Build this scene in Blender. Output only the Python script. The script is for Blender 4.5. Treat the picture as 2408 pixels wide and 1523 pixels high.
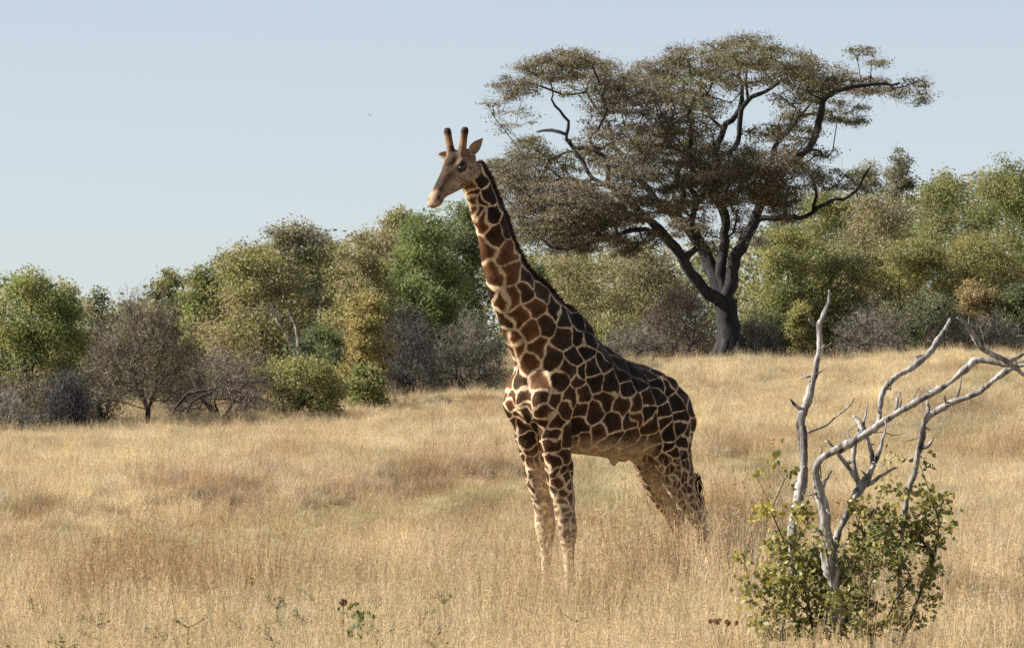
import bpy, bmesh, math, random
import numpy as np
from mathutils import Vector, Matrix

for _o in list(bpy.data.objects):
    bpy.data.objects.remove(_o)
scene = bpy.context.scene
COL = scene.collection
R = math.radians
rng = np.random.default_rng(7)

# ------------------------------------------------------------------ camera, sky, sun, exposure
HFOV = 12.0
CAM_Z = 2.5
FPX = 1204.0 / math.tan(R(HFOV / 2))          # focal length in pixels of a 2408 px wide picture
PITCH = math.atan((903.0 - 761.5) / FPX)       # camera level lies at row 903 of 1523
cam_d = bpy.data.cameras.new('camera')
cam = bpy.data.objects.new('camera', cam_d)
COL.objects.link(cam)
cam_d.sensor_fit = 'HORIZONTAL'
cam_d.angle = R(HFOV)
cam_d.clip_start = 0.5
cam_d.clip_end = 6000
cam.location = (0, 0, CAM_Z)
cam.rotation_euler = (math.pi / 2 + PITCH, 0, 0)
scene.camera = cam

SUN_EL, SUN_BACK = 33.0, 1.0                  # elevation; degrees behind the picture plane, from the left
S = Vector((-math.cos(R(SUN_EL)) * math.cos(R(SUN_BACK)), math.cos(R(SUN_EL)) * math.sin(R(SUN_BACK)), math.sin(R(SUN_EL))))
world = bpy.data.worlds.new('World')
scene.world = world
world.use_nodes = True
wn = world.node_tree
bg = wn.nodes['Background']
sky = wn.nodes.new('ShaderNodeTexSky')
sky.sky_type = 'NISHITA'
sky.sun_disc = False
sky.sun_elevation = R(SUN_EL)
sky.sun_rotation = math.atan2(S.x, S.y)
sky.altitude = 2000
sky.air_density = 0.85
sky.dust_density = 1.0
sky.ozone_density = 3.0
pale = wn.nodes.new('ShaderNodeHueSaturation')  # the whole sky is a pale, washed-out blue
pale.inputs['Saturation'].default_value = 0.62
soft = wn.nodes.new('ShaderNodeGamma')
soft.inputs[1].default_value = 0.72
wn.links.new(sky.outputs[0], pale.inputs['Color'])
wn.links.new(pale.outputs[0], soft.inputs[0])
wn.links.new(soft.outputs[0], bg.inputs[0])
bg.inputs[1].default_value = 0.087
sun_d = bpy.data.lights.new('sun', 'SUN')
sun_d.energy = 5.0
sun_d.angle = R(0.5)
sun_d.color = (1.0, 0.94, 0.84)
sun = bpy.data.objects.new('sun', sun_d)
COL.objects.link(sun)
sun.rotation_euler = S.to_track_quat('Z', 'Y').to_euler()
sun.location = (-30, 40, 60)
scene.view_settings.view_transform = 'Standard'
scene.view_settings.look = 'None'
scene.view_settings.gamma = 1
scene.view_settings.exposure = 1.27
scene.view_settings.use_curve_mapping = False
scene.render.engine = 'CYCLES'
scene.cycles.max_bounces = 7
scene.cycles.diffuse_bounces = 5
scene.cycles.transmission_bounces = 4
scene.cycles.transparent_max_bounces = 4
scene.cycles.use_denoising = False
scene.cycles.pixel_filter_type = 'BLACKMAN_HARRIS'
scene.cycles.filter_width = 1.6
scene.cycles.sample_clamp_indirect = 4

# ------------------------------------------------------------------ helpers
def ray(u, v):
    cx, cy = (u - 1204.0) / FPX, (761.5 - v) / FPX
    c, s = math.cos(PITCH), math.sin(PITCH)
    return np.array((cx, c - s * cy, s + c * cy))

def at(u, v, y):
    """the point at world depth y seen at pixel (u, v) of the 2408 px wide photograph"""
    d = ray(u, v)
    return np.array((0, 0, CAM_Z)) + d * (y / d[1])

def smooth(a, b, x):
    t = np.clip((x - a) / (b - a), 0, 1)
    return t * t * (3 - 2 * t)

def ground(x, y):
    x = np.asarray(x, float); y = np.asarray(y, float)
    ye = np.minimum(y, 190 + 25 * np.tanh((y - 190) / 60).clip(0))
    A = 0.0257 * np.where(ye > 45, ye - 45, 0) ** 2 / (np.where(ye > 45, ye - 45, 0) + 4.0)
    B = 0.045 * smooth(48, 112, y)
    xe = 34 * np.tanh(x / 34)
    n = (0.07 * np.sin(x * 0.55 + y * 0.21 + 1.3) * np.sin(y * 0.33 - x * 0.17) + 0.05 * np.sin(x * 0.9 - y * 0.5 + 0.4)
         + 0.10 * np.sin(x * 0.12 + y * 0.08 + 2.0) * smooth(52, 70, y))
    near = smooth(49, 56, y)
    dip = -0.30 * np.exp(-((y - (79 + 2.35 * x)) / 4.0) ** 2) * smooth(56, 60, y) * (1 - smooth(4, 12, x))
    return A + B * xe + n * (0.25 + 1.6 * near) + dip

def gpt(u, v, lift=0.0):
    """where the view ray through (u, v) meets the ground (raised by lift)"""
    d = ray(u, v)
    d = d / d[1]
    ys = np.linspace(25, 215, 3800)
    h = CAM_Z + d[2] * ys - ground(d[0] * ys, ys) - lift
    k = np.argmax(h < 0)
    y = ys[k] if h[k] < 0 else 200.0
    return np.array((d[0] * y, y, float(ground(d[0] * y, y))))

class MB:
    """collects vertices, quads and triangles, with a colour for each vertex"""
    def __init__(s):
        s.v, s.q, s.t, s.c, s.n = [], [], [], [], 0
    def add(s, v, q=None, t=None, col=None):
        v = np.asarray(v, float).reshape(-1, 3)
        if q is not None and len(q): s.q.append(np.asarray(q, int) + s.n)
        if t is not None and len(t): s.t.append(np.asarray(t, int) + s.n)
        s.v.append(v)
        if col is None: col = (1, 1, 1)
        c = np.asarray(col, float)
        if c.ndim == 1: c = np.tile(c, (len(v), 1))
        s.c.append(c)
        s.n += len(v)
    def build(s, name, material, parent=None, origin=None, smooth_shade=True, colattr=True):
        V = np.concatenate(s.v)
        if origin is not None: V = V - np.asarray(origin, float)
        me = bpy.data.meshes.new(name)
        Q = np.concatenate(s.q) if s.q else np.zeros((0, 4), int)
        T = np.concatenate(s.t) if s.t else np.zeros((0, 3), int)
        me.vertices.add(len(V)); me.vertices.foreach_set('co', V.astype(np.float32).ravel())
        nl = len(Q) * 4 + len(T) * 3
        me.loops.add(nl)
        me.loops.foreach_set('vertex_index', np.concatenate([Q.ravel(), T.ravel()]).astype(np.int32))
        me.polygons.add(len(Q) + len(T))
        ls = np.concatenate([np.arange(len(Q)) * 4, len(Q) * 4 + np.arange(len(T)) * 3]).astype(np.int32)
        me.polygons.foreach_set('loop_start', ls)
        me.polygons.foreach_set('use_smooth', np.full(len(ls), smooth_shade))
        me.update(calc_edges=True)
        if colattr:
            a = me.color_attributes.new('tint', 'FLOAT_COLOR', 'POINT')
            C = np.concatenate([np.concatenate(s.c), np.ones((len(V), 1))], 1)
            a.data.foreach_set('color', C.astype(np.float32).ravel())
        if material is not None: me.materials.append(material)
        o = bpy.data.objects.new(name, me)
        COL.objects.link(o)
        if parent is not None: o.parent = parent
        elif origin is not None: o.location = origin
        return o

def tube(mb, pts, rad, sides=6, col=(1, 1, 1), rough=0.0, squash=1.0, rg=None):
    """a tapered tube with closed ends through pts"""
    P = np.asarray(pts, float); n = len(P)
    rad = np.broadcast_to(np.asarray(rad, float), (n,))
    T = np.gradient(P, axis=0); T /= np.linalg.norm(T, axis=1, keepdims=True) + 1e-9
    up = np.array((0.31, 0.87, 0.38)); 
    V = []
    a = np.arange(sides) * 2 * math.pi / sides
    for i in range(n):
        b1 = up - T[i] * np.dot(up, T[i])
        nb = np.linalg.norm(b1)
        if nb < 1e-4:
            b1 = np.array((1, 0, 0)) - T[i] * T[i][0]; nb = np.linalg.norm(b1)
        b1 /= nb; b2 = np.cross(T[i], b1); up = b1
        r = np.full(sides, rad[i])
        if rough and rg is not None: r = r * (1 + rough * rg.uniform(-1, 1, sides))
        V.append(P[i] + (np.cos(a) * r)[:, None] * b1 + (np.sin(a) * r * squash)[:, None] * b2)
    V = np.concatenate(V + [P[:1], P[-1:]])
    k = np.arange(sides); k2 = (k + 1) % sides
    q = np.concatenate([np.stack([i * sides + k, i * sides + k2, (i + 1) * sides + k2, (i + 1) * sides + k], 1) for i in range(n - 1)])
    t = np.concatenate([np.stack([k2, k, np.full(sides, n * sides)], 1),
                        np.stack([(n - 1) * sides + k, (n - 1) * sides + k2, np.full(sides, n * sides + 1)], 1)])
    mb.add(V, q, t, col)

def resample(pts, rad, step):
    """Catmull-Rom through pts, about step apart"""
    P = np.asarray(pts, float); r = np.asarray(rad, float)
    P2 = np.vstack([2 * P[0] - P[1], P, 2 * P[-1] - P[-2]])
    out, ro = [], []
    for i in range(len(P) - 1):
        a, b, c, d = P2[i:i + 4]
        m = max(1, int(math.ceil(np.linalg.norm(c - b) / step)))
        for k in range(m):
            t = k / m
            out.append(0.5 * (2 * b + (c - a) * t + (2 * a - 5 * b + 4 * c - d) * t * t + (3 * b - a - 3 * c + d) * t ** 3))
            ro.append(r[i] * (1 - t) + r[i + 1] * t)
    out.append(P[-1]); ro.append(r[-1])
    return np.array(out), np.array(ro)

def unit(v):
    return v / (np.linalg.norm(v, axis=-1, keepdims=True) + 1e-9)

def leaves(mb, centres, size, cols, rg, droop=0.25, aspect=0.55, flat=0.0, outward=None):
    """one bent diamond-shaped leaf at each centre"""
    n = len(centres)
    d = rg.normal(size=(n, 3)); d[:, 2] -= droop
    if outward is not None: d += outward
    d = unit(d)
    s = unit(np.cross(d, rg.normal(size=(n, 3)) + np.array((0, 0, flat))))
    nn = np.cross(d, s)
    L = (size * rg.uniform(0.6, 1.35, n))[:, None]
    W = L * aspect * rg.uniform(0.75, 1.2, n)[:, None]
    b = centres - d * L * 0.5
    t = centres + d * L * 0.5
    c1 = centres + s * W * 0.5 + nn * L * 0.12
    c2 = centres - s * W * 0.5 + nn * L * 0.12
    V = np.stack([b, c1, t, c2], 1).reshape(-1, 3)
    q = np.arange(n * 4).reshape(n, 4)
    mb.add(V, q, None, np.repeat(cols, 4, 0))

def empty(name, loc, label=None, cat=None, group=None, rz=0.0):
    o = bpy.data.objects.new(name, None)
    COL.objects.link(o)
    o.empty_display_size = 0.3
    o.location = tuple(float(c) for c in loc)
    o.rotation_euler = (0, 0, rz)
    tag(o, label, cat, group)
    return o

def tag(o, label=None, cat=None, group=None, kind=None):
    if label: o['label'] = label
    if cat: o['category'] = cat
    if group: o['group'] = group
    if kind: o['kind'] = kind
    return o

# ------------------------------------------------------------------ materials
def nodes(name):
    m = bpy.data.materials.new(name); m.use_nodes = True
    nt = m.node_tree; nt.nodes.clear()
    out = nt.nodes.new('ShaderNodeOutputMaterial')
    return m, nt, out

def N(nt, t, **kw):
    n = nt.nodes.new(t)
    for k, v in kw.items():
        if k == 'ins':
            for i, x in v.items(): n.inputs[i].default_value = x
        else: setattr(n, k, v)
    return n

def leaf_material(name, trans=0.35, spec=0.25, rough=0.5, tcol=(1.12, 1.08, 0.78), instancer=False, tint_mul=1.0):
    m, nt, out = nodes(name)
    at_ = N(nt, 'ShaderNodeAttribute', attribute_name='tint')
    if instancer:
        a2 = N(nt, 'ShaderNodeAttribute', attribute_name='itint', attribute_type='INSTANCER')
        mx = N(nt, 'ShaderNodeMix', data_type='RGBA', blend_type='MULTIPLY', ins={0: 1.0})
        nt.links.new(at_.outputs['Color'], mx.inputs[6]); nt.links.new(a2.outputs['Color'], mx.inputs[7])
        colour = mx.outputs[2]
    else:
        colour = at_.outputs['Color']
    p = N(nt, 'ShaderNodeBsdfPrincipled', ins={'Roughness': rough, 'Specular IOR Level': spec})
    tr = N(nt, 'ShaderNodeBsdfTranslucent')
    tm = N(nt, 'ShaderNodeMix', data_type='RGBA', blend_type='MULTIPLY', ins={0: 1.0, 7: (*tcol, 1)})
    nt.links.new(colour, p.inputs['Base Color'])
    nt.links.new(colour, tm.inputs[6]); nt.links.new(tm.outputs[2], tr.inputs[0])
    sh = N(nt, 'ShaderNodeMixShader', ins={0: trans})
    nt.links.new(p.outputs[0], sh.inputs[1]); nt.links.new(tr.outputs[0], sh.inputs[2])
    nt.links.new(sh.outputs[0], out.inputs[0])
    return m

def bark_material(name, c1, c2, scale=6.0, stretch=0.25, bump=0.5):
    m, nt, out = nodes(name)
    tc = N(nt, 'ShaderNodeTexCoord')
    mp = N(nt, 'ShaderNodeMapping'); mp.inputs['Scale'].default_value = (scale, scale, scale * stretch)
    no = N(nt, 'ShaderNodeTexNoise', ins={'Scale': 1.0, 'Detail': 6.0, 'Roughness': 0.65})
    cr = N(nt, 'ShaderNodeValToRGB')
    cr.color_ramp.elements[0].position = 0.35; cr.color_ramp.elements[0].color = (*c1, 1)
    cr.color_ramp.elements[1].position = 0.68; cr.color_ramp.elements[1].color = (*c2, 1)
    at_ = N(nt, 'ShaderNodeAttribute', attribute_name='tint')
    mx = N(nt, 'ShaderNodeMix', data_type='RGBA', blend_type='MULTIPLY', ins={0: 1.0})
    p = N(nt, 'ShaderNodeBsdfPrincipled', ins={'Roughness': 0.85, 'Specular IOR Level': 0.15})
    bp = N(nt, 'ShaderNodeBump', ins={'Strength': bump, 'Distance': 0.03})
    L = nt.links.new
    L(tc.outputs['Object'], mp.inputs[0]); L(mp.outputs[0], no.inputs['Vector']); L(no.outputs[0], cr.inputs[0])
    L(cr.outputs[0], mx.inputs[6]); L(at_.outputs['Color'], mx.inputs[7]); L(mx.outputs[2], p.inputs['Base Color'])
    L(no.outputs[0], bp.inputs['Height']); L(bp.outputs[0], p.inputs['Normal']); L(p.outputs[0], out.inputs[0])
    return m

M_LEAF = leaf_material('leaf', trans=0.45)
M_SHRUBLEAF = leaf_material('shrub_leaf', trans=0.36, spec=0.35, rough=0.5)
M_TWIG = leaf_material('twig', trans=0.0, spec=0.1, rough=0.9)
M_GRASS = leaf_material('grass', trans=0.38, spec=0.2, rough=0.6, tcol=(1.1, 1.0, 0.75), instancer=True)
M_BARK = bark_material('bark', (0.018, 0.017, 0.018), (0.062, 0.057, 0.056), bump=0.9)
M_DEADWOOD = bark_material('dead_wood', (0.035, 0.032, 0.032), (0.50, 0.475, 0.445), scale=16, stretch=0.14, bump=1.0)

# ------------------------------------------------------------------ ground
_ng = np.random.default_rng(4242).random((256, 256))
def vnoise(x, y, s):
    """smooth value noise in 0..1 with features s metres across"""
    x = np.asarray(x) / s + 71.3; y = np.asarray(y) / s + 19.7
    xi = np.floor(x).astype(int); yi = np.floor(y).astype(int)
    fx = x - xi; fy = y - yi
    fx = fx * fx * (3 - 2 * fx); fy = fy * fy * (3 - 2 * fy)
    g = lambda a, b: _ng[a % 256, b % 256]
    return (g(xi, yi) * (1 - fx) + g(xi + 1, yi) * fx) * (1 - fy) + (g(xi, yi + 1) * (1 - fx) + g(xi + 1, yi + 1) * fx) * fy

def grass_colour(x, y):
    """patchiness of the dry field, in ground coordinates: multiplies the straw colour; also height factor"""
    n = len(x)
    c = np.ones((n, 3)); h = np.ones(n)
    w = (vnoise(x, y, 1.1) + vnoise(x + 40, y, 0.5) - 1) * 1.2
    c *= (1 + 0.30 * w)[:, None]
    n1 = smooth(0.50, 0.85, 0.6 * vnoise(x, y * 0.6, 3.2) + 0.4 * vnoise(x + 9, y, 1.0))[:, None]      # reddish brown stands
    c = c * (1 - 0.75 * n1) + np.array((0.62, 0.49, 0.40)) * 0.75 * n1
    n2 = smooth(0.52, 0.8, 0.6 * vnoise(x + 100, y * 0.55, 2.6) + 0.4 * vnoise(x + 31, y + 7, 0.8))[:, None]   # pinkish heads
    c = c * (1 - 0.55 * n2) + np.array((0.98, 0.90, 0.92)) * 0.55 * n2
    n3 = smooth(0.58, 0.85, 0.55 * vnoise(x + 200, y * 0.7, 2.0) + 0.45 * vnoise(x + 77, y + 3, 0.7))[:, None]  # grey-green forbs
    c = c * (1 - 0.65 * n3) + np.array((0.54, 0.57, 0.50)) * 0.65 * n3
    h = h * (0.78 + 0.44 * vnoise(x + 300, y, 1.6)) * (1 - 0.30 * n3[:, 0])
    for (gx, gy, rx, ry, cc, hh, st) in PATCHES:
        g = st * np.exp(-(((x - gx) / rx) ** 2 + ((y - gy) / ry) ** 2))
        c = c * (1 - g[:, None]) + np.array(cc) * g[:, None] * (0.85 + 0.3 * w[:, None])
        h = h * (1 - g) + hh * g
    d = (y - (75.0 + 2.35 * x)) / 5.0
    tr = np.exp(-d * d) * smooth(50, 55, y) * (1 - smooth(3, 12, x))
    c = c * (1 - 0.85 * tr[:, None]) + np.array((0.76, 0.80, 0.70)) * 0.85 * tr[:, None]
    h = h * (1 - 0.72 * tr)
    h = h * np.interp(y, [36, 41, 46, 53, 60, 120, 180], [0.78, 0.92, 1.0, 0.92, 0.58, 0.55, 0.6])
    return c, h

def patch(u, v, ru, rv, cc, hh=1.0, st=0.9):
    lf = 0.42 if v > 1330 else 0.2
    p = gpt(u, v, lf); q = gpt(u, v - rv, lf); q2 = gpt(u, v + rv, lf)
    PATCHES.append((p[0], p[1], ru / FPX * p[1], max(0.6, abs(q[1] - q2[1]) / 2 * 1.7), cc, hh, st))

PATCHES = []
BROWN, PINK, DARKB, GREY, GREEN, PALE = (0.56, 0.41, 0.31), (0.95, 0.84, 0.86), (0.38, 0.30, 0.28), (0.52, 0.58, 0.60), (0.56, 0.70, 0.50), (1.12, 1.12, 1.10)
for a in ((260, 1375, 95, 45, BROWN, 1.1), (400, 1360, 110, 40, BROWN, 1.0, 0.6), (600, 1350, 110, 30, BROWN, 1.0, 0.55), (740, 1345, 90, 30, BROWN, 1.0, 0.5),
          (70, 1185, 50, 16, BROWN, 1.0, 0.8), (30, 1235, 90, 20, PINK, 1.0, 0.8), (480, 1130, 70, 14, BROWN, 1.0, 0.8), (570, 1128, 50, 12, DARKB, 1.0, 0.6),
          (850, 1135, 110, 14, PINK, 1.0, 0.8), (930, 1118, 40, 12, DARKB, 1.1, 0.7), (1130, 1135, 70, 16, DARKB, 1.15, 0.8), (1000, 1150, 90, 14, BROWN, 1.0, 0.7),
          (1110, 1070, 110, 14, PINK, 1.0, 0.8), (800, 1165, 60, 12, BROWN, 1.0, 0.6), (420, 1110, 120, 12, PINK, 1.0, 0.7), (390, 1272, 90, 12, GREEN, 0.5, 0.7),
          (560, 1215, 80, 14, PINK, 1.0, 0.8), (1380, 1118, 36, 18, DARKB, 1.1, 0.75), (1390, 1180, 90, 22, GREEN, 0.9, 0.35), (1740, 1060, 60, 14, BROWN, 1.0, 0.5),
          (2290, 965, 100, 14, DARKB, 1.0, 0.6), (2200, 1010, 90, 14, GREY, 1.0, 0.5), (2310, 885, 60, 8, GREEN, 1.0, 0.5), (1700, 1170, 70, 16, BROWN, 1.0, 0.5),
          (560, 975, 400, 8, PALE, 1.0, 0.6), (120, 1085, 150, 20, PALE, 1.0, 0.5), (1900, 880, 260, 10, PALE, 1.0, 0.5), (1100, 930, 60, 5, BROWN, 1.0, 0.6), (650, 1045, 90, 5, BROWN, 1.0, 0.7),
          (120, 1480, 160, 40, PALE, 0.9, 0.6), (1240, 1460, 300, 40, PALE, 1.0, 0.5), (2000, 1470, 150, 40, PALE, 1.0, 0.3), (1790, 1130, 50, 25, DARKB, 1.0, 0.35), (1620, 1290, 130, 40, BROWN, 1.0, 0.35)):
    patch(*a)
PATCHES += [(-6.6, 58.5, 2.4, 3.2, (0.50, 0.56, 0.55), 0.40, 0.95), (-3.6, 62.5, 2.0, 2.5, (0.62, 0.66, 0.56), 0.45, 0.7), (2.5, 37.8, 1.3, 1.8, (1.0, 1.0, 0.95), 0.75, 0.9), (1.85, 48.4, 1.3, 1.5, (0.92, 0.84, 0.79), 2.3, 0.9), (0.35, 46.6, 1.0, 1.3, (0.98, 0.90, 0.82), 1.6, 0.8), (-3.5, 49.5, 1.2, 1.2, (0.58, 0.43, 0.33), 1.5, 0.7)]

def make_ground():
    xs = np.concatenate([-np.geomspace(2600, 42, 16)[:-1], np.arange(-42, 42.1, 0.75), np.geomspace(42, 2600, 16)[1:]])
    ys = np.concatenate([-np.geomspace(800, 12, 8)[:-1], np.arange(-12, 25, 3.0), np.arange(25, 215, 0.75), np.geomspace(215, 3500, 22)])
    X, Y = np.meshgrid(xs, ys)
    Z = ground(X, Y)
    V = np.stack([X, Y, Z], -1).reshape(-1, 3)
    nx, ny = len(xs), len(ys)
    i = np.arange(nx - 1)[None] + (np.arange(ny - 1) * nx)[:, None]
    q = np.stack([i, i + 1, i + nx + 1, i + nx], -1).reshape(-1, 4)
    c, _ = grass_colour(V[:, 0], V[:, 1])
    mb = MB(); mb.add(V, q, None, np.clip(c, 0, 2))
    m, nt, out = nodes('dry_ground')
    at_ = N(nt, 'ShaderNodeAttribute', attribute_name='tint')
    tc = N(nt, 'ShaderNodeTexCoord')
    no = N(nt, 'ShaderNodeTexNoise', ins={'Scale': 5.0, 'Detail': 8.0, 'Roughness': 0.7})
    cr = N(nt, 'ShaderNodeValToRGB')
    cr.color_ramp.elements[0].position = 0.3; cr.color_ramp.elements[0].color = (0.16, 0.11, 0.065, 1)
    cr.color_ramp.elements[1].position = 0.7; cr.color_ramp.elements[1].color = (0.42, 0.32, 0.18, 1)
    mx = N(nt, 'ShaderNodeMix', data_type='RGBA', blend_type='MULTIPLY', ins={0: 1.0})
    p = N(nt, 'ShaderNodeBsdfPrincipled', ins={'Roughness': 0.95, 'Specular IOR Level': 0.05})
    bp = N(nt, 'ShaderNodeBump', ins={'Strength': 0.6, 'Distance': 0.06})
    L = nt.links.new
    L(tc.outputs['Object'], no.inputs['Vector']); L(no.outputs[0], cr.inputs[0]); L(cr.outputs[0], mx.inputs[6]); L(at_.outputs['Color'], mx.inputs[7])
    L(mx.outputs[2], p.inputs['Base Color']); L(no.outputs[0], bp.inputs['Height']); L(bp.outputs[0], p.inputs['Normal']); L(p.outputs[0], out.inputs[0])
    o = mb.build('ground', m)
    tag(o, 'gently rising dry savanna ground under the straw grass', 'ground', kind='structure')
make_ground()
# ------------------------------------------------------------------ giraffe
GA = R(42)                                      # how far it is turned towards the camera out of the picture plane
GF = np.array((-math.cos(GA), -math.sin(GA), 0)); GL = np.array((math.sin(GA), -math.cos(GA), 0))
_g = at(1440, 903, 48.6)
G0 = np.array((_g[0], _g[1], float(ground(_g[0], _g[1]))))

def gl(P):                                      # world -> giraffe (forward, left, up)
    d = np.asarray(P) - G0
    return np.stack([d @ GF, d @ GL, d[..., 2]], -1)

def gp(u, v, ly=0.0):
    """point of the giraffe's plane at lateral offset ly seen at pixel (u, v), in giraffe coordinates"""
    C = np.array((0, 0, CAM_Z)); d = ray(u, v)
    t = (ly - (C - G0) @ GL) / (d @ GL)
    return gl(C + d * t)

def loft(mb, secs, n=28):
    """secs: (centre, axis_a, axis_b, shape): closed loft of superellipse rings centre + a cos + b sin"""
    th = np.arange(n) * 2 * math.pi / n
    V = []
    for c, a, b, e in secs:
        cc, ss = np.cos(th), np.sin(th)
        cc = np.sign(cc) * np.abs(cc) ** e; ss = np.sign(ss) * np.abs(ss) ** e
        V.append(np.asarray(c) + cc[:, None] * np.asarray(a) + ss[:, None] * np.asarray(b))
    m = len(secs)
    V = np.concatenate(V + [np.array([secs[0][0]]), np.array([secs[-1][0]])])
    k = np.arange(n); k2 = (k + 1) % n
    q = np.concatenate([np.stack([i * n + k, i * n + k2, (i + 1) * n + k2, (i + 1) * n + k], 1) for i in range(m - 1)])
    t = np.concatenate([np.stack([k2, k, np.full(n, m * n)], 1), np.stack([(m - 1) * n + k, (m - 1) * n + k2, np.full(n, m * n + 1)], 1)])
    mb.add(V, q, t)

def spline_rows(rows, step):
    """resample rows of numbers (first three a point) along a Catmull-Rom curve"""
    A = np.asarray(rows, float)
    A2 = np.vstack([2 * A[0] - A[1], A, 2 * A[-1] - A[-2]])
    out = []
    for i in range(len(A) - 1):
        a, b, c, d = A2[i:i + 4]
        m = max(1, int(math.ceil(np.linalg.norm((c - b)[:3]) / step)))
        for k in range(m):
            t = k / m
            out.append(0.5 * (2 * b + (c - a) * t + (2 * a - 5 * b + 4 * c - d) * t * t + (3 * b - a - 3 * c + d) * t ** 3))
    out.append(A[-1])
    return np.array(out)

def limb(mb, rows, step=0.04, n=22):
    """rows: x y z radius_forward radius_side"""
    A = spline_rows(rows, step)
    A[:, 3:] = np.maximum(A[:, 3:], 0.01)
    T = unit(np.gradient(A[:, :3], axis=0))
    secs = []
    for i in range(len(A)):
        side = unit(np.array((0, 1.0, 0)) - T[i] * T[i][1])
        fw = np.cross(side, T[i])
        secs.append((A[i, :3], fw * A[i, 3], side * A[i, 4], 1.0))
    loft(mb, secs, n)

def blob(mb, c, r, rot=None, n=20):
    th = np.linspace(0, math.pi, n // 2 + 1)[1:-1]; ph = np.arange(n) * 2 * math.pi / n
    V = np.array([(math.sin(t) * math.cos(p), math.sin(t) * math.sin(p), math.cos(t)) for t in th for p in ph] + [(0, 0, 1), (0, 0, -1)]) * np.asarray(r)
    if rot is not None: V = V @ np.array(rot).T
    m = len(th); k = np.arange(n); k2 = (k + 1) % n
    q = np.concatenate([np.stack([i * n + k, (i + 1) * n + k, (i + 1) * n + k2, i * n + k2], 1) for i in range(m - 1)])
    t = np.concatenate([np.stack([k, k2, np.full(n, m * n)], 1), np.stack([(m - 1) * n + k2, (m - 1) * n + k, np.full(n, m * n + 1)], 1)])
    mb.add(V + np.asarray(c), q, t)

# head frame (in giraffe coordinates)
HYAW, HPITCH = R(48), R(42)
HS = 1.09
_hf = np.array((-math.cos(HYAW), -math.sin(HYAW), 0)); _hl = np.array((math.sin(HYAW), -math.cos(HYAW), 0))
_tog = lambda w: np.array((w @ GF, w @ GL, w[2]))
HX = _tog(_hf * math.cos(HPITCH) + np.array((0, 0, -math.sin(HPITCH))))
HY = _tog(_hl)
HZ = np.cross(HX, HY)
HO = gp(1088, 370, 0.02)
hd = lambda x, y, z: HO + (HX * x + HY * y + HZ * z) * HS
UPV = np.array((0, 0, 1.0))

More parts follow.
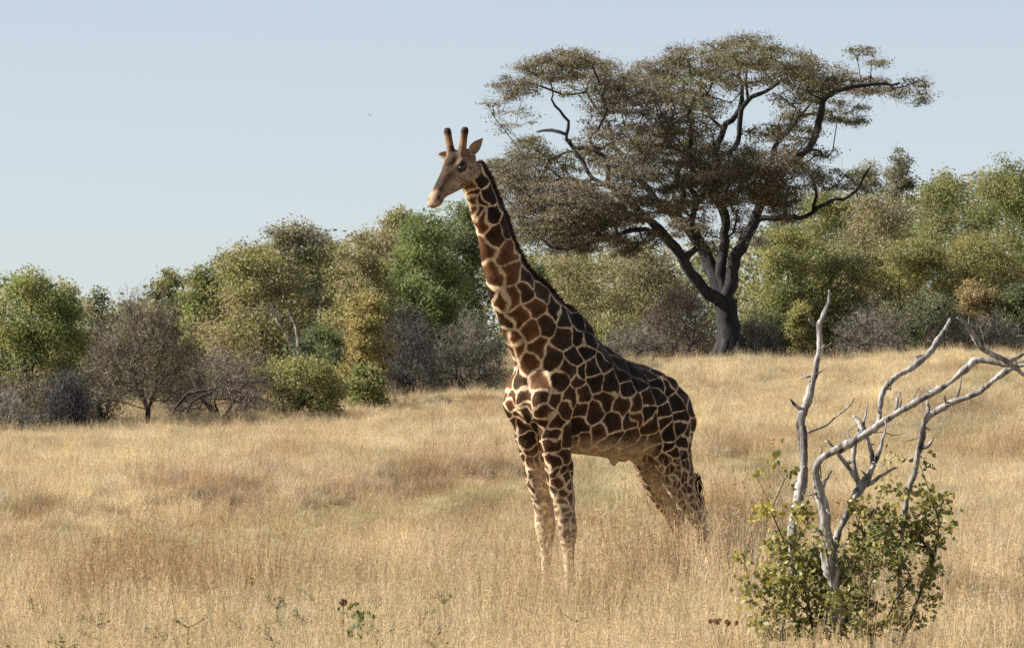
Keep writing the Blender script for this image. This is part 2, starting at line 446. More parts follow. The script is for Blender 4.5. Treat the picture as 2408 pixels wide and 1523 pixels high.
def giraffe_shell():
    mb = MB()
    # trunk: forward, top row, bottom row, half width, narrowing of the top
    rows = []
    for fx, vt, vb, hw in ((1.25, 880, 975, .09), (1.15, 830, 1002, .20), (1.0, 770, 1025, .27), (0.8, 730, 1045, .315), (0.62, 722, 1058, .34),
                           (0.46, 732, 1066, .36), (0.30, 784, 1071, .385), (0.09, 817, 1075, .405), (-0.2, 845, 1078, .41), (-0.45, 859, 1068, .385),
                           (-0.65, 876, 1046, .345), (-0.82, 905, 1022, .27), (-0.92, 940, 1000, .13)):
        u = 1440 - fx * 178.5
        zt, zb = gp(u, vt)[2], gp(u, vb)[2]
        rows.append((fx, 0, (zt + zb) / 2, (zt - zb) / 2, hw))
    A = spline_rows(rows, 0.06)
    n = 30; th = np.arange(n) * 2 * math.pi / n
    V = []
    for x, _, z, hh, hw in A:
        s, c = np.sin(th), np.cos(th)
        nar = np.where(s > 0, 1 - 0.42 * s ** 2, 1 - 0.10 * s ** 2)
        V.append(np.stack([np.full(n, x), hw * c * nar, z + hh * s], 1))
    m = len(A)
    V = np.concatenate(V + [np.array([[A[0, 0] + .03, 0, A[0, 2]]]), np.array([[A[-1, 0] - .03, 0, A[-1, 2]]])])
    k = np.arange(n); k2 = (k + 1) % n
    q = np.concatenate([np.stack([i * n + k, i * n + k2, (i + 1) * n + k2, (i + 1) * n + k], 1) for i in range(m - 1)])
    t = np.concatenate([np.stack([k2, k, np.full(n, m * n)], 1), np.stack([(m - 1) * n + k, (m - 1) * n + k2, np.full(n, m * n + 1)], 1)])
    mb.add(V, q, t)
    # neck: centre line on the middle plane, half depth, half width
    nk = []
    for u, v, ly, d, w in ((1104, 392, .01, .135, .095), (1119, 432, .005, .160, .105), (1138, 480, 0, .172, .112), (1152, 520, 0, .180, .118), (1169, 580, 0, .205, .128),
                           (1184, 630, 0, .235, .145), (1208, 690, 0, .290, .172), (1250, 752, 0, .370, .215), (1292, 822, 0, .44, .26), (1320, 880, 0, .40, .27)):
        p = gp(u, v, ly); nk.append((*p, d, w))
    limb(mb, nk, 0.06, 26)
    # shoulders, shoulder points, breast, withers, hips
    for s in (1, -1):
        blob(mb, (*gp(1440 - 0.86 * 178.5, 905)[[0]], s * 0.225, gp(1300, 905)[2]), (.27, .135, .42), Matrix.Rotation(R(-14), 3, 'Y'))
        blob(mb, (1.04, s * 0.185, gp(1250, 945)[2]), (.22, .15, .27))
        blob(mb, (-0.62, s * 0.22, gp(1560, 985)[2]), (.30, .15, .36), Matrix.Rotation(R(18), 3, 'Y'))
        blob(mb, (-0.50, s * 0.21, gp(1530, 915)[2]), (.20, .13, .14))
    blob(mb, (1.12, 0, gp(1240, 930)[2]), (.17, .16, .18))
    blob(mb, (0.30, 0, gp(1400, 1000)[2]), (.55, .39, .30))
    blob(mb, (-0.10, 0, gp(1440, 1078)[2]), (.14, .06, .045))
    blob(mb, (-0.02, 0, gp(1434, 1086)[2]), (.05, .04, .05))
    blob(mb, gp(1496, 1066, -.02), (.085, .07, .12))
    # fore legs
    for s, dat in ((1, ((1300, 900, .20, .22, .15), (1303, 975, .19, .20, .14), (1306, 1035, .175, .178, .125), (1314, 1095, .165, .158, .118), (1321, 1150, .16, .136, .106),
                        (1328, 1200, .16, .108, .094), (1333, 1240, .16, .108, .098), (1335, 1262, .16, .092, .084), (1337, 1292, .16, .062, .06), (1339, 1350, .16, .052, .05),
                        (1341, 1420, .16, .052, .05), (1341, 1452, .16, .064, .06), (1339, 1476, .16, .055, .055))),
                   (-1, ((1228, 900, .20, .22, .15), (1240, 975, .19, .20, .14), (1252, 1035, .175, .178, .125), (1265, 1095, .165, .158, .118), (1273, 1150, .16, .136, .106),
                         (1280, 1200, .16, .108, .094), (1282, 1238, .16, .108, .098), (1283, 1260, .16, .092, .084), (1284, 1290, .16, .062, .06), (1285, 1345, .16, .052, .05),
                         (1286, 1405, .16, .052, .05), (1286, 1437, .16, .064, .06), (1284, 1460, .16, .055, .055)))):
        limb(mb, [(*gp(u, v, s * ly), rf, rl) for u, v, ly, rf, rl in dat])
        p = gp(dat[-1][0] - 2, dat[-1][1], s * .16)
        zf = GZ(p)
        limb(mb, [(p[0], p[1], p[2] + .02, .055, .055), (p[0] + .02, p[1], zf + .07, .075, .07), (p[0] + .03, p[1], zf - .015, .10, .085)])
    # hind legs
    for s, dat in ((1, ((1552, 935, .20, .26, .15), (1566, 1000, .20, .285, .16), (1575, 1050, .19, .255, .15), (1588, 1105, .18, .205, .125), (1607, 1155, .17, .155, .10),
                        (1629, 1197, .17, .120, .085), (1644, 1228, .17, .105, .078), (1648, 1252, .17, .085, .07), (1648, 1290, .17, .060, .056), (1645, 1360, .17, .052, .05),
                        (1640, 1405, .17, .054, .052), (1637, 1432, .17, .064, .06), (1633, 1452, .17, .055, .055))),
                   (-1, ((1490, 935, .20, .26, .15), (1502, 1000, .20, .27, .16), (1515, 1050, .19, .235, .14), (1533, 1105, .18, .185, .12), (1553, 1155, .17, .142, .10),
                         (1575, 1197, .17, .115, .085), (1589, 1228, .17, .105, .078), (1594, 1250, .17, .085, .07), (1595, 1288, .17, .060, .056), (1592, 1350, .17, .052, .05),
                         (1588, 1390, .17, .054, .052), (1585, 1417, .17, .064, .06), (1581, 1437, .17, .055, .055)))):
        limb(mb, [(*gp(u, v, s * ly), rf, rl) for u, v, ly, rf, rl in dat])
        p = gp(dat[-1][0] - 2, dat[-1][1], s * .17)
        zf = GZ(p)
        limb(mb, [(p[0], p[1], p[2] + .02, .055, .055), (p[0] + .02, p[1], zf + .07, .075, .07), (p[0] + .03, p[1], zf - .015, .10, .085)])
        # point of the hock
        h = gp(dat[6][0], dat[6][1] - 12, s * .17)
        blob(mb, h + np.array((-.07, 0, 0.02)), (.045, .045, .08))
    # head: along the axis, top, bottom, half width
    secs = []
    for x, zt, zb, hw, e in ((-.10, .02, -.10, .06, 1), (-.05, .065, -.135, .09, 1), (.04, .095, -.185, .112, .9), (.12, .098, -.205, .115, .85), (.20, .082, -.195, .104, .85),
                             (.29, .062, -.160, .084, .85), (.38, .045, -.125, .068, .85), (.46, .030, -.108, .062, .85), (.53, .018, -.110, .068, .8), (.575, .004, -.108, .066, .8),
                             (.603, -.020, -.098, .055, .85), (.616, -.04, -.085, .03, 1)):
        secs.append((hd(x, 0, (zt + zb) / 2), HY * hw * HS, HZ * (zt - zb) / 2 * HS, e))
    loft(mb, secs, 26)
    HR = np.stack([HX, HY, HZ], 1)
    for s in (1, -1):
        blob(mb, hd(.115, s * .092, .045), (.065, .035, .03), HR)      # brow
        blob(mb, hd(.20, s * .075, -.075), (.10, .035, .06), HR)       # cheek
        blob(mb, hd(.545, s * .050, -.018), (.03, .018, .022), HR)     # nostril rim
        a = hd(.045, s * .062, .07); d = unit(UPV * 1.0 + HY * s * 0.20 + HX * .03)
        limb(mb, [(*(a - d * .06), .062, .056), (*(a + d * .01), .052, .05), (*(a + d * .06), .042, .040), (*(a + d * .13), .038, .037), (*(a + d * .19), .037, .036), (*(a + d * .225), .040, .040), (*(a + d * .25), .038, .038), (*(a + d * .270), .024, .024)], 0.03, 18)
    blob(mb, hd(.13, 0, .085), (.10, .06, .035), HR)                   # forehead bump
    blob(mb, hd(.56, 0, -.085), (.055, .042, .03), HR)                 # lower lip
    blob(mb, hd(.585, 0, -.045), (.045, .055, .035), HR)               # upper lip
    return mb

def GZ(p):
    w = G0 + GF * p[0] + GL * p[1]
    return float(ground(w[0], w[1])) - G0[2]

def remeshed(mb, name, voxel, iters):
    o = mb.build('shell_build', None, colattr=False)
    m = o.modifiers.new('r', 'REMESH'); m.mode = 'VOXEL'; m.voxel_size = voxel
    s = o.modifiers.new('s', 'SMOOTH'); s.factor = 0.5; s.iterations = iters
    dg = bpy.context.evaluated_depsgraph_get()
    me = bpy.data.meshes.new_from_object(o.evaluated_get(dg))
    old = o.data
    bpy.data.objects.remove(o); bpy.data.meshes.remove(old)
    # melt the muscles into each other, sparing the head and the thin lower legs
    o = bpy.data.objects.new('shell_build', me); COL.objects.link(o)
    n = len(me.vertices); V = np.empty(n * 3, np.float32); me.vertices.foreach_get('co', V); V = V.reshape(-1, 3)
    w = np.clip(smooth(1.2, 1.6, V[:, 2]) * smooth(0.35, 0.7, np.linalg.norm(V - HO, axis=1)), 0.0, 1) * 0.999 + 0.0005
    vg = o.vertex_groups.new(name='w')
    q = np.round(w * 10).astype(int)
    for k in range(1, 11):
        vg.add(np.where(q == k)[0].tolist(), k / 10, 'REPLACE')
    s = o.modifiers.new('s', 'SMOOTH'); s.factor = 0.5; s.iterations = 55; s.vertex_group = 'w'
    dg = bpy.context.evaluated_depsgraph_get()
    me2 = bpy.data.meshes.new_from_object(o.evaluated_get(dg))
    bpy.data.objects.remove(o); bpy.data.meshes.remove(me)
    me2.name = name
    return me2

def giraffe():
    root = empty('giraffe', G0, 'tall giraffe with dark brown patches standing in the straw grass, head turned', 'giraffe', rz=math.atan2(GF[1], GF[0]))
    me = remeshed(giraffe_shell(), 'body', 0.0130, 7)
    nv = len(me.vertices)
    V = np.empty(nv * 3, np.float32); me.vertices.foreach_get('co', V); V = V.reshape(-1, 3).astype(float)
    NV = np.empty(nv * 3, np.float32); me.vertices.foreach_get('normal', NV); NV = NV.reshape(-1, 3).astype(float)
    lump = 0.006 * (np.sin(V[:, 0] * 31 + 2 * np.sin(V[:, 2] * 13)) * np.sin(V[:, 2] * 27 + V[:, 1] * 19) + np.sin(V[:, 0] * 17 - V[:, 2] * 23 + 1.0))
    lump *= smooth(0.35, 0.6, np.linalg.norm(V - HO, axis=1)) * smooth(1.0, 1.5, V[:, 2])
    rib = 0.007 * np.sin(V[:, 0] * 38 + V[:, 2] * 6) * smooth(0.25, 0.35, np.abs(V[:, 1])) * smooth(0.6, 0.35, V[:, 0]) * smooth(-0.45, -0.2, V[:, 0]) * smooth(1.75, 1.95, V[:, 2])
    V += NV * (lump + rib)[:, None]
    me.vertices.foreach_set('co', V.astype(np.float32).ravel()); me.update()
    # ---- patch centres: seen on the near flank (pixels), carried to the skin, mirrored to the other flank
    seeds = []
    wl = G0 + V[:, :1] * GF + V[:, 1:2] * GL + V[:, 2:3] * UPV
    dc = wl - np.array((0, 0, CAM_Z))
    c_, s_ = math.cos(PITCH), math.sin(PITCH)
    yy = dc[:, 1] * c_ + dc[:, 2] * s_
    U = 1204 + FPX * dc[:, 0] / yy; VV = 761.5 - FPX * (-dc[:, 1] * s_ + dc[:, 2] * c_) / yy
    nw = NV[:, :1] * GF + NV[:, 1:2] * GL + NV[:, 2:3] * UPV
    facing = (nw * unit(dc)).sum(1) < 0.05
    idx = np.where(facing)[0]
    body2 = ((130,150,0),(290,150,0),(185,340,0),(320,300,0),(330,437,0),(400,265,1),(455,365,0),(565,350,2),(405,503,0),(535,485,1),(645,415,2),(735,425,2),(620,550,1),(742,555,2),
        (270,560,0),(458,622,0),(325,655,0),(545,680,1),(378,715,0),(668,745,1),(800,545,2),(815,648,2),(925,665,2),(733,690,2),(908,725,2),(1022,722,2),(848,770,2),(758,782,2),(1035,800,2),(1120,772,2),
        (742,838,1),(848,852,2),(955,842,2),(1050,893,2),(1150,857,2),(1208,785,2),(1262,840,2),(1330,895,2),(590,828,1),(470,835,0),(430,940,1),(580,985,1),(690,935,1),(785,935,1),(915,960,1),(1040,990,1),
        (1140,975,1),(1203,930,1),(1290,958,2),(1215,1050,2),(1312,1038,2),(1395,985,2),(340,965,0),(262,1000,0),(372,1070,1),(468,1062,1),(650,1055,1),(727,1045,1),(832,1070,1),(960,1110,1),(1070,1110,1),
        (1142,1092,0),(600,1130,1),(440,1140,1),(712,1160,1),(330,1160,1),(508,1208,1),(845,1225,0),(765,1240,0),(700,1270,0),(1210,1160,1),(1310,1130,2),(1395,1085,2),(1250,1243,1),(1345,1210,2),(1235,1335,1),(1335,1290,2),
        (1405,1165,2),(1425,1245,2),(1385,1330,2),(1295,1385,1),(1385,1395,1),(1440,1345,2),(1335,1440,1),(1265,1448,0),(1410,1450,1),(1180,1420,0),(585,1290,1),(655,1250,1),(590,1390,1),(655,1370,1),(415,1250,1),(440,1320,1),(640,1440,1),(460,1420,1),(560,1460,1),(390,1400,0))
    neck1 = ((700,632,2),(610,680,0),(655,738,1),(695,812,2),(785,772,2),(600,905,0),(690,900,1),(812,935,2),(700,1015,0),(868,1140,1),(925,1020,2),(722,1265,0),(945,1290,0),(620,800,0))
    pts = [(*((1850 + x / 1.692) / 1.6728, (1000 + y / 1.692) / 1.6728), k) for x, y, k in body2] + \
          [(*((1600 + x / 2.3425) / 1.6728, (450 + y / 2.3425) / 1.6728), k) for x, y, k in neck1]
    # leg patches, smaller downwards
    g = np.random.default_rng(5)
    for u, v, k in pts:
        d2 = (U[idx] - u) ** 2 + (VV[idx] - v) ** 2
        near = idx[d2 < 60]
        if len(near) == 0: near = idx[[np.argmin(d2)]]
        j = near[np.argmin(yy[near])]
        p = V[j]
        seeds.append((*p, k))
        if abs(p[1]) > 0.07: seeds.append((p[0], -p[1], p[2], k))
    sp = np.array(seeds)
    extra = []
    legz = V[((V[:, 2] < 1.72) | ((V[:, 2] < 2.0) & (V[:, 0] < -0.45))) & (V[:, 2] > 0.25)]
    order = g.permutation(len(legz))
    allp = [tuple(s[:3]) for s in seeds]
    P = np.array(allp)
    acc = P.copy()
    for j in order[:9000]:
        p = legz[j]
        rmin = 0.062 + 0.040 * min(max((p[2] - 0.9) / 0.7, 0), 1)
        if np.min(((acc - p) ** 2 * np.array((1, 1, 1.6))).sum(1)) > rmin ** 2:
            acc = np.vstack([acc, p]); extra.append((*p, 1 if p[2] > 1.2 else 0))
    # anything still far from a patch (far side, top, underside) is filled at body size
    order = g.permutation(nv)
    for j in order[:12000]:
        p = V[j]
        if p[2] < 1.7 or np.linalg.norm(p - HO) < 0.25: continue
        if np.min(((acc - p) ** 2).sum(1)) > 0.17 ** 2:
            acc = np.vstack([acc, p]); extra.append((*p, 1))
    SD = np.array(seeds + extra)
    n_img = len(seeds)
    d1 = np.full(nv, 9.0); d2 = np.full(nv, 9.0); i1 = np.zeros(nv, int); i2 = np.zeros(nv, int)
    ph = lambda q, f, o: np.sin(q @ np.array(f) + o)
    def warp(q):
        return q + 0.016 * np.stack([ph(q, (17, 11, 23), 0.3) + ph(q, (-29, 13, 7), 1.1), ph(q, (9, 27, -19), 2.0) + ph(q, (21, -8, 25), 0.7), ph(q, (13, -17, 26), 1.6) + ph(q, (-7, 31, 12), 2.6)], 1)
    VW = warp(V); SW = warp(SD[:, :3])
    for k, s in enumerate(SW):
        dd = np.sqrt(((VW - s) ** 2).sum(1))
        a = dd < d1
        b = (~a) & (dd < d2)
        d2 = np.where(a, d1, d2); i2 = np.where(a, i1, i2)
        d1 = np.where(a, dd, d1); i1 = np.where(a, k, i1)
        d2 = np.where(b, dd, d2); i2 = np.where(b, k, i2)
    edge = (d2 ** 2 - d1 ** 2) / (2 * np.linalg.norm(SW[i2] - SW[i1], axis=1) + 1e-6)
    pk = SD[i1, 3]
    # ---- colours
    patch_c = np.where(pk[:, None] == 2, (0.015, 0.0085, 0.005), np.where(pk[:, None] == 1, (0.030, 0.0150, 0.007), (0.076, 0.035, 0.0145)))  # kind 0: orange, with sunlight on neck and chest partly painted in
    rv = g.uniform(0.75, 1.3, len(SD))
    patch_c = patch_c * rv[i1][:, None]
    patch_c = patch_c * (1 - 0.38 * ((pk == 0) & (V[:, 2] < 2.35)))[:, None]
    rim = np.clip(1 - edge / 0.05, 0, 1)[:, None]
    patch_c = patch_c * (1 + rim * np.array((1.6, 1.15, 0.9)))
    line_c = np.tile((0.49, 0.375, 0.245), (nv, 1))
    z = V[:, 2]
    lw = np.full(nv, 0.0092)                                   # half width of the pale lines
    lw = lw + 0.006 * smooth(1.6, 1.1, z)
    lw = lw + 0.010 * smooth(1.9, 2.6, z) * (V[:, 0] > 0.9) * smooth(-0.1, -0.9, -(NV[:, 0])) # wider on the throat side of the neck
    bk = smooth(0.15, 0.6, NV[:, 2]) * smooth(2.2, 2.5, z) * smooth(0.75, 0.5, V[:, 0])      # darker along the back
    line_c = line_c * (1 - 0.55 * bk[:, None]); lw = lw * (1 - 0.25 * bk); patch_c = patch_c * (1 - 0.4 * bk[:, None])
    # pale underside, inside of the legs, lower legs
    pale = np.zeros(nv)
    pale = np.maximum(pale, smooth(-0.30, -0.85, NV[:, 2]) * smooth(1.0, 0.8, np.abs(V[:, 0])) * smooth(2.05, 1.75, z) * smooth(1.2, 1.45, z) * 0.85)
    inner = smooth(0.3, 0.75, -NV[:, 1] * np.sign(V[:, 1])) * smooth(1.85, 1.5, z)
    pale = np.maximum(pale, inner * 0.75)
    pale = np.maximum(pale, smooth(1.05, 0.7, z) * 0.65)
    pale = np.maximum(pale, smooth(1.6, 1.0, z) * 0.38 * (V[:, 0] > 0.2))
    pale = np.maximum(pale, smooth(1.45, 0.9, z) * 0.35)
    pale = np.maximum(pale, smooth(0.16, 0.10, np.linalg.norm((V - gp(1496, 1066, -.02)) / np.array((1, 1, 1.3)), axis=1)))
    pale = np.maximum(pale, smooth(0.14, 0.08, np.linalg.norm(V - np.array((-0.03, 0, gp(1434, 1082)[2])), axis=1)))
    pale_c = np.array((0.50, 0.38, 0.25))
    patch_c = patch_c * (1 - pale[:, None]) + pale_c * 0.85 * pale[:, None]
    cpt = spline_rows([(*gp(u, v, 0.0), 0, 0) for u, v in ((1122, 388), (1146, 420), (1168, 466), (1184, 508), (1206, 565), (1221, 610), (1246, 650), (1285, 684), (1325, 712), (1352, 728), (1372, 755))], 0.03)[:, :3]
    cd = np.full(nv, 9.0)
    for c__ in cpt: cd = np.minimum(cd, np.sqrt((V[:, 0] - c__[0]) ** 2 + (2.2 * V[:, 1]) ** 2 + (V[:, 2] - c__[2]) ** 2))
    ck_ = smooth(0.19, 0.13, cd)[:, None]
    patch_c = patch_c * (1 - ck_) + np.array((0.035, 0.016, 0.008)) * ck_
    line_c = line_c * (1 - ck_) + np.array((0.045, 0.020, 0.010)) * ck_
    # ---- head paint
    rel = (V - HO) / HS
    hx, hy, hz = rel @ HX, rel @ HY, rel @ HZ
    head = (hx > -0.14) & (hx < 0.7) & (np.abs(hy) < 0.2) & (hz > -0.20) & (hz < 0.40)
    hm = smooth(-0.10, 0.02, hx) * head
    fur = np.tile((0.165, 0.108, 0.068), (nv, 1))
    top = smooth(-0.01, 0.05, hz + 0.10 * hx)[:, None] * smooth(0.085, 0.04, np.abs(hy))[:, None]
    fur = fur * (1 - 0.9 * top) + np.array((0.028, 0.016, 0.010)) * 0.9 * top       # brown nose bridge and forehead
    ck = smooth(0.02, -0.04, hz)[:, None] * smooth(0.50, 0.35, hx)[:, None]
    fur = fur * (1 - 0.7 * ck) + np.array((0.36, 0.27, 0.19)) * 0.7 * ck
    mot = (np.sin(hx * 95 + 3 * np.sin(hz * 60)) * np.sin(hz * 85 + 2 * np.sin(hx * 50)) > 0.25)[:, None] * smooth(0.42, 0.25, hx)[:, None] * smooth(0.0, -0.05, hz)[:, None]
    fur = fur * (1 - 0.85 * mot) + np.array((0.065, 0.032, 0.016)) * 0.85 * mot
    mz = smooth(0.44, 0.54, hx)[:, None]
    fur = fur * (1 - mz) + np.array((0.38, 0.27, 0.18)) * mz
    nos = np.minimum(np.linalg.norm(rel - (HX * .535 + HY * .058 - HZ * .022), axis=1), np.linalg.norm(rel - (HX * .535 - HY * .058 - HZ * .022), axis=1))
    fur = np.where((nos < 0.022)[:, None], (0.02, 0.014, 0.012), fur)
    nsd = smooth(0.06, 0.03, nos)[:, None] * 0.6
    fur = fur * (1 - nsd) + np.array((0.07, 0.045, 0.03)) * nsd
    mouth = (np.abs(hz + 0.068 - 0.03 * (0.6 - hx)) < 0.006) & (hx > 0.42)
    fur = np.where(mouth[:, None], (0.07, 0.035, 0.025), fur)
    for s in (1, -1):
        e = np.sqrt(((hx - .150) / 1.35) ** 2 + (hy - s * .113) ** 2 + ((hz - .012) / .9) ** 2)
        ring = smooth(0.062, 0.040, e)[:, None]
        fur = fur * (1 - ring) + np.array((0.025, 0.016, 0.012)) * ring
        lid = (smooth(0.085, 0.060, e) * smooth(0.040, 0.052, e))[:, None]
        fur = fur * (1 - 0.25 * lid) + np.array((0.36, 0.28, 0.20)) * 0.25 * lid
    hornz = (V[:, 2] - HO[2])
    htop = hornz[np.linalg.norm((V - HO)[:, :2], axis=1) < 0.35].max()
    hornm = ((hornz > 0.10) & (np.linalg.norm(rel[:, :2], axis=1) < 0.3) & (np.abs(hx) < 0.45))
    hb = smooth(0.09, 0.14, hornz) * hornm
    fur = fur * (1 - hb[:, None]) + np.array((0.24, 0.125, 0.062)) * hb[:, None]
    tipm = smooth(htop - 0.075, htop - 0.055, hornz) * hornm
    fur = fur * (1 - tipm[:, None]) + np.array((0.028, 0.022, 0.020)) * tipm[:, None]
    line_c = line_c * (1 - hm[:, None]) + fur * hm[:, None]
    patch_c = patch_c * (1 - hm[:, None]) + fur * hm[:, None]
    gz = np.array([GZ(p) for p in V[z < 0.3]]) if (z < 0.3).any() else np.zeros(0)
    hoof = np.zeros(nv); hoof[z < 0.3] = smooth(0.12, 0.09, z[z < 0.3] - gz)
    for arr in (line_c, patch_c):
        arr[:] = arr * (1 - hoof[:, None]) + np.array((0.05, 0.04, 0.035)) * hoof[:, None]
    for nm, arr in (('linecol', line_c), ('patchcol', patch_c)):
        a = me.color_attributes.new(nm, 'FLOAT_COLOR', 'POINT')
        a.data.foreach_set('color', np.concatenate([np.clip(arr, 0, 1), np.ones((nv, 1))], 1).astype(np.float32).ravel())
    a = me.attributes.new('edge', 'FLOAT', 'POINT'); a.data.foreach_set('value', (edge / np.maximum(lw, 1e-4)).astype(np.float32))
    m, nt, out = nodes('giraffe_coat')
    L = nt.links.new
    ae = N(nt, 'ShaderNodeAttribute', attribute_name='edge'); al = N(nt, 'ShaderNodeAttribute', attribute_name='linecol'); ap = N(nt, 'ShaderNodeAttribute', attribute_name='patchcol')
    tc = N(nt, 'ShaderNodeTexCoord')
    n1 = N(nt, 'ShaderNodeTexNoise', ins={'Scale': 13.0, 'Detail': 3.0}); n2 = N(nt, 'ShaderNodeTexNoise', ins={'Scale': 70.0, 'Detail': 5.0, 'Roughness': 0.7})
    L(tc.outputs['Object'], n1.inputs['Vector']); L(tc.outputs['Object'], n2.inputs['Vector'])
    sx = N(nt, 'ShaderNodeSeparateXYZ'); L(tc.outputs['Object'], sx.inputs[0])
    rg_ = N(nt, 'ShaderNodeMapRange', ins={1: 1.75, 2: 1.0, 3: 1.8, 4: 4.2}); L(sx.outputs[2], rg_.inputs[0])
    m0 = N(nt, 'ShaderNodeMath', operation='SUBTRACT', ins={1: 0.5}); L(n1.outputs[0], m0.inputs[0])
    ma = N(nt, 'ShaderNodeMath', operation='MULTIPLY'); L(m0.outputs[0], ma.inputs[0]); L(rg_.outputs[0], ma.inputs[1])
    mb_ = N(nt, 'ShaderNodeMath', operation='ADD'); L(ma.outputs[0], mb_.inputs[0]); L(ae.outputs['Fac'], mb_.inputs[1])
    mr = N(nt, 'ShaderNodeMapRange', interpolation_type='SMOOTHSTEP', ins={1: 0.55, 2: 1.6}); n4 = N(nt, 'ShaderNodeTexNoise', ins={'Scale': 34.0, 'Detail': 4.0, 'Roughness': 0.7}); L(tc.outputs['Object'], n4.inputs['Vector'])
    m4 = N(nt, 'ShaderNodeMath', operation='MULTIPLY_ADD', ins={1: 2.3, 2: -1.15}); L(n4.outputs[0], m4.inputs[0])
    mc_ = N(nt, 'ShaderNodeMath', operation='ADD'); L(mb_.outputs[0], mc_.inputs[0]); L(m4.outputs[0], mc_.inputs[1])
    L(mc_.outputs[0], mr.inputs[0])
    mx = N(nt, 'ShaderNodeMix', data_type='RGBA'); L(mr.outputs[0], mx.inputs[0]); L(al.outputs['Color'], mx.inputs[6]); L(ap.outputs['Color'], mx.inputs[7])
    n3 = N(nt, 'ShaderNodeTexNoise', ins={'Scale': 11.0, 'Detail': 5.0, 'Roughness': 0.6}); L(tc.outputs['Object'], n3.inputs['Vector'])
    mr2 = N(nt, 'ShaderNodeMapRange', ins={1: 0.25, 2: 0.75, 3: 0.55, 4: 1.45}); L(n2.outputs[0], mr2.inputs[0])
    mm = N(nt, 'ShaderNodeMix', data_type='RGBA', blend_type='MULTIPLY', ins={0: 1.0}); L(mx.outputs[2], mm.inputs[6]); L(mr2.outputs[0], mm.inputs[7])
    p = N(nt, 'ShaderNodeBsdfPrincipled', ins={'Roughness': 0.62, 'Specular IOR Level': 0.10})
    bp = N(nt, 'ShaderNodeBump', ins={'Strength': 0.5, 'Distance': 0.012})
    bp2 = N(nt, 'ShaderNodeBump', ins={'Strength': 0.35, 'Distance': 0.06})
    L(n3.outputs[0], bp2.inputs['Height']); L(n2.outputs[0], bp.inputs['Height']); L(bp2.outputs[0], bp.inputs['Normal'])
    mr3 = N(nt, 'ShaderNodeMapRange', ins={1: 0.3, 2: 0.7, 3: 0.55, 4: 1.5}); L(n3.outputs[0], mr3.inputs[0])
    mm3 = N(nt, 'ShaderNodeMix', data_type='RGBA', blend_type='MULTIPLY', ins={0: 1.0}); L(mm.outputs[2], mm3.inputs[6]); L(mr3.outputs[0], mm3.inputs[7])
    L(mm3.outputs[2], p.inputs['Base Color']); L(bp.outputs[0], p.inputs['Normal']); L(p.outputs[0], out.inputs[0])
    me.materials.append(m)
    me.polygons.foreach_set('use_smooth', np.full(len(me.polygons), True))
    body = bpy.data.objects.new('body', me); COL.objects.link(body); body.parent = root
    # ---- eyes
    me_, ent, eo = nodes('eye')
    pe = N(ent, 'ShaderNodeBsdfPrincipled', ins={'Base Color': (0.010, 0.007, 0.005, 1), 'Roughness': 0.35}); ent.links.new(pe.outputs[0], eo.inputs[0])
    HR = np.stack([HX, HY, HZ], 1)
    for s in (1, -1):
        e = MB(); blob(e, hd(.150, s * .100, .012), (.046, .026, .028), HR); e.build('eye', me_, root)
    # ---- ears: cupped leaves
    fm = leaf_material('ear_fur', trans=0.35, spec=0.1, rough=0.8, tcol=(1.3, 1.1, 0.9))
    for s, d in ((1, unit(HY * 0.72 + UPV * 0.62 - HX * 0.30)), (-1, unit(-HY * 0.88 + UPV * 0.12 + HX * 0.05))):
        e = MB()
        base = hd(-.03, s * .092, .015)
        side = unit(np.cross(d, HX * 0.8 + UPV * 0.2)); nrm = np.cross(side, d)
        nl, nw_ = 9, 7
        V2 = []; C2 = []
        for layer in (0, 1):
            for i in range(nl):
                t = i / (nl - 1)
                w = 0.052 * (math.sin(math.pi * min(1, 0.12 + t * 0.92)) ** 0.75) * (1 - 0.25 * t) + 0.004
                for j in range(nw_):
                    q_ = j / (nw_ - 1) * 2 - 1
                    p_ = base + d * (0.20 * t) + side * w * q_ + nrm * (w * 0.75 * q_ * q_ + 0.03 * t * t) + nrm * (0.006 if layer else 0.0)
                    V2.append(p_); C2.append((0.46, 0.38, 0.28) if layer == 0 else (0.34, 0.26, 0.18))
        V2 = np.array(V2); K = nl * nw_
        qs = []
        for i in range(nl - 1):
            for j in range(nw_ - 1):
                a_ = i * nw_ + j
                qs.append((a_, a_ + 1, a_ + nw_ + 1, a_ + nw_)); qs.append((K + a_, K + a_ + nw_, K + a_ + nw_ + 1, K + a_ + 1))
        for i in range(nl - 1):
            for j in (0, nw_ - 1):
                a_ = i * nw_ + j; qs.append((a_, a_ + nw_, K + a_ + nw_, K + a_))
        for j in range(nw_ - 1):
            a_ = (nl - 1) * nw_ + j; qs.append((a_, a_ + 1, K + a_ + 1, K + a_))
        e.add(V2, np.array(qs), None, np.array(C2))
        e.build('ear', fm, root)
    # ---- mane: a dense row of short stiff hairs down the back of the neck
    g2 = np.random.default_rng(11)
    crest = []
    for u, v, ly in ((1122, 390, .012), (1146, 420, .006), (1168, 466, 0), (1184, 508, 0), (1206, 565, 0), (1221, 610, 0), (1246, 650, 0), (1285, 684, 0), (1325, 712, 0), (1352, 728, 0)):
        p = gp(u, v, ly); crest.append((*p, 0.0, 0.0))
    cr = spline_rows(crest, 0.012)[:, :3]
    tn = unit(np.gradient(cr, axis=0))
    # slide each crest point on to the skin along the outward normal in the middle plane
    on = unit(np.stack([tn[:, 2], np.zeros(len(tn)), -tn[:, 0]], 1)); on = np.where((on[:, [2]] < 0), -on, on)
    mid = V[np.abs(V[:, 1]) < 0.03]
    base = []
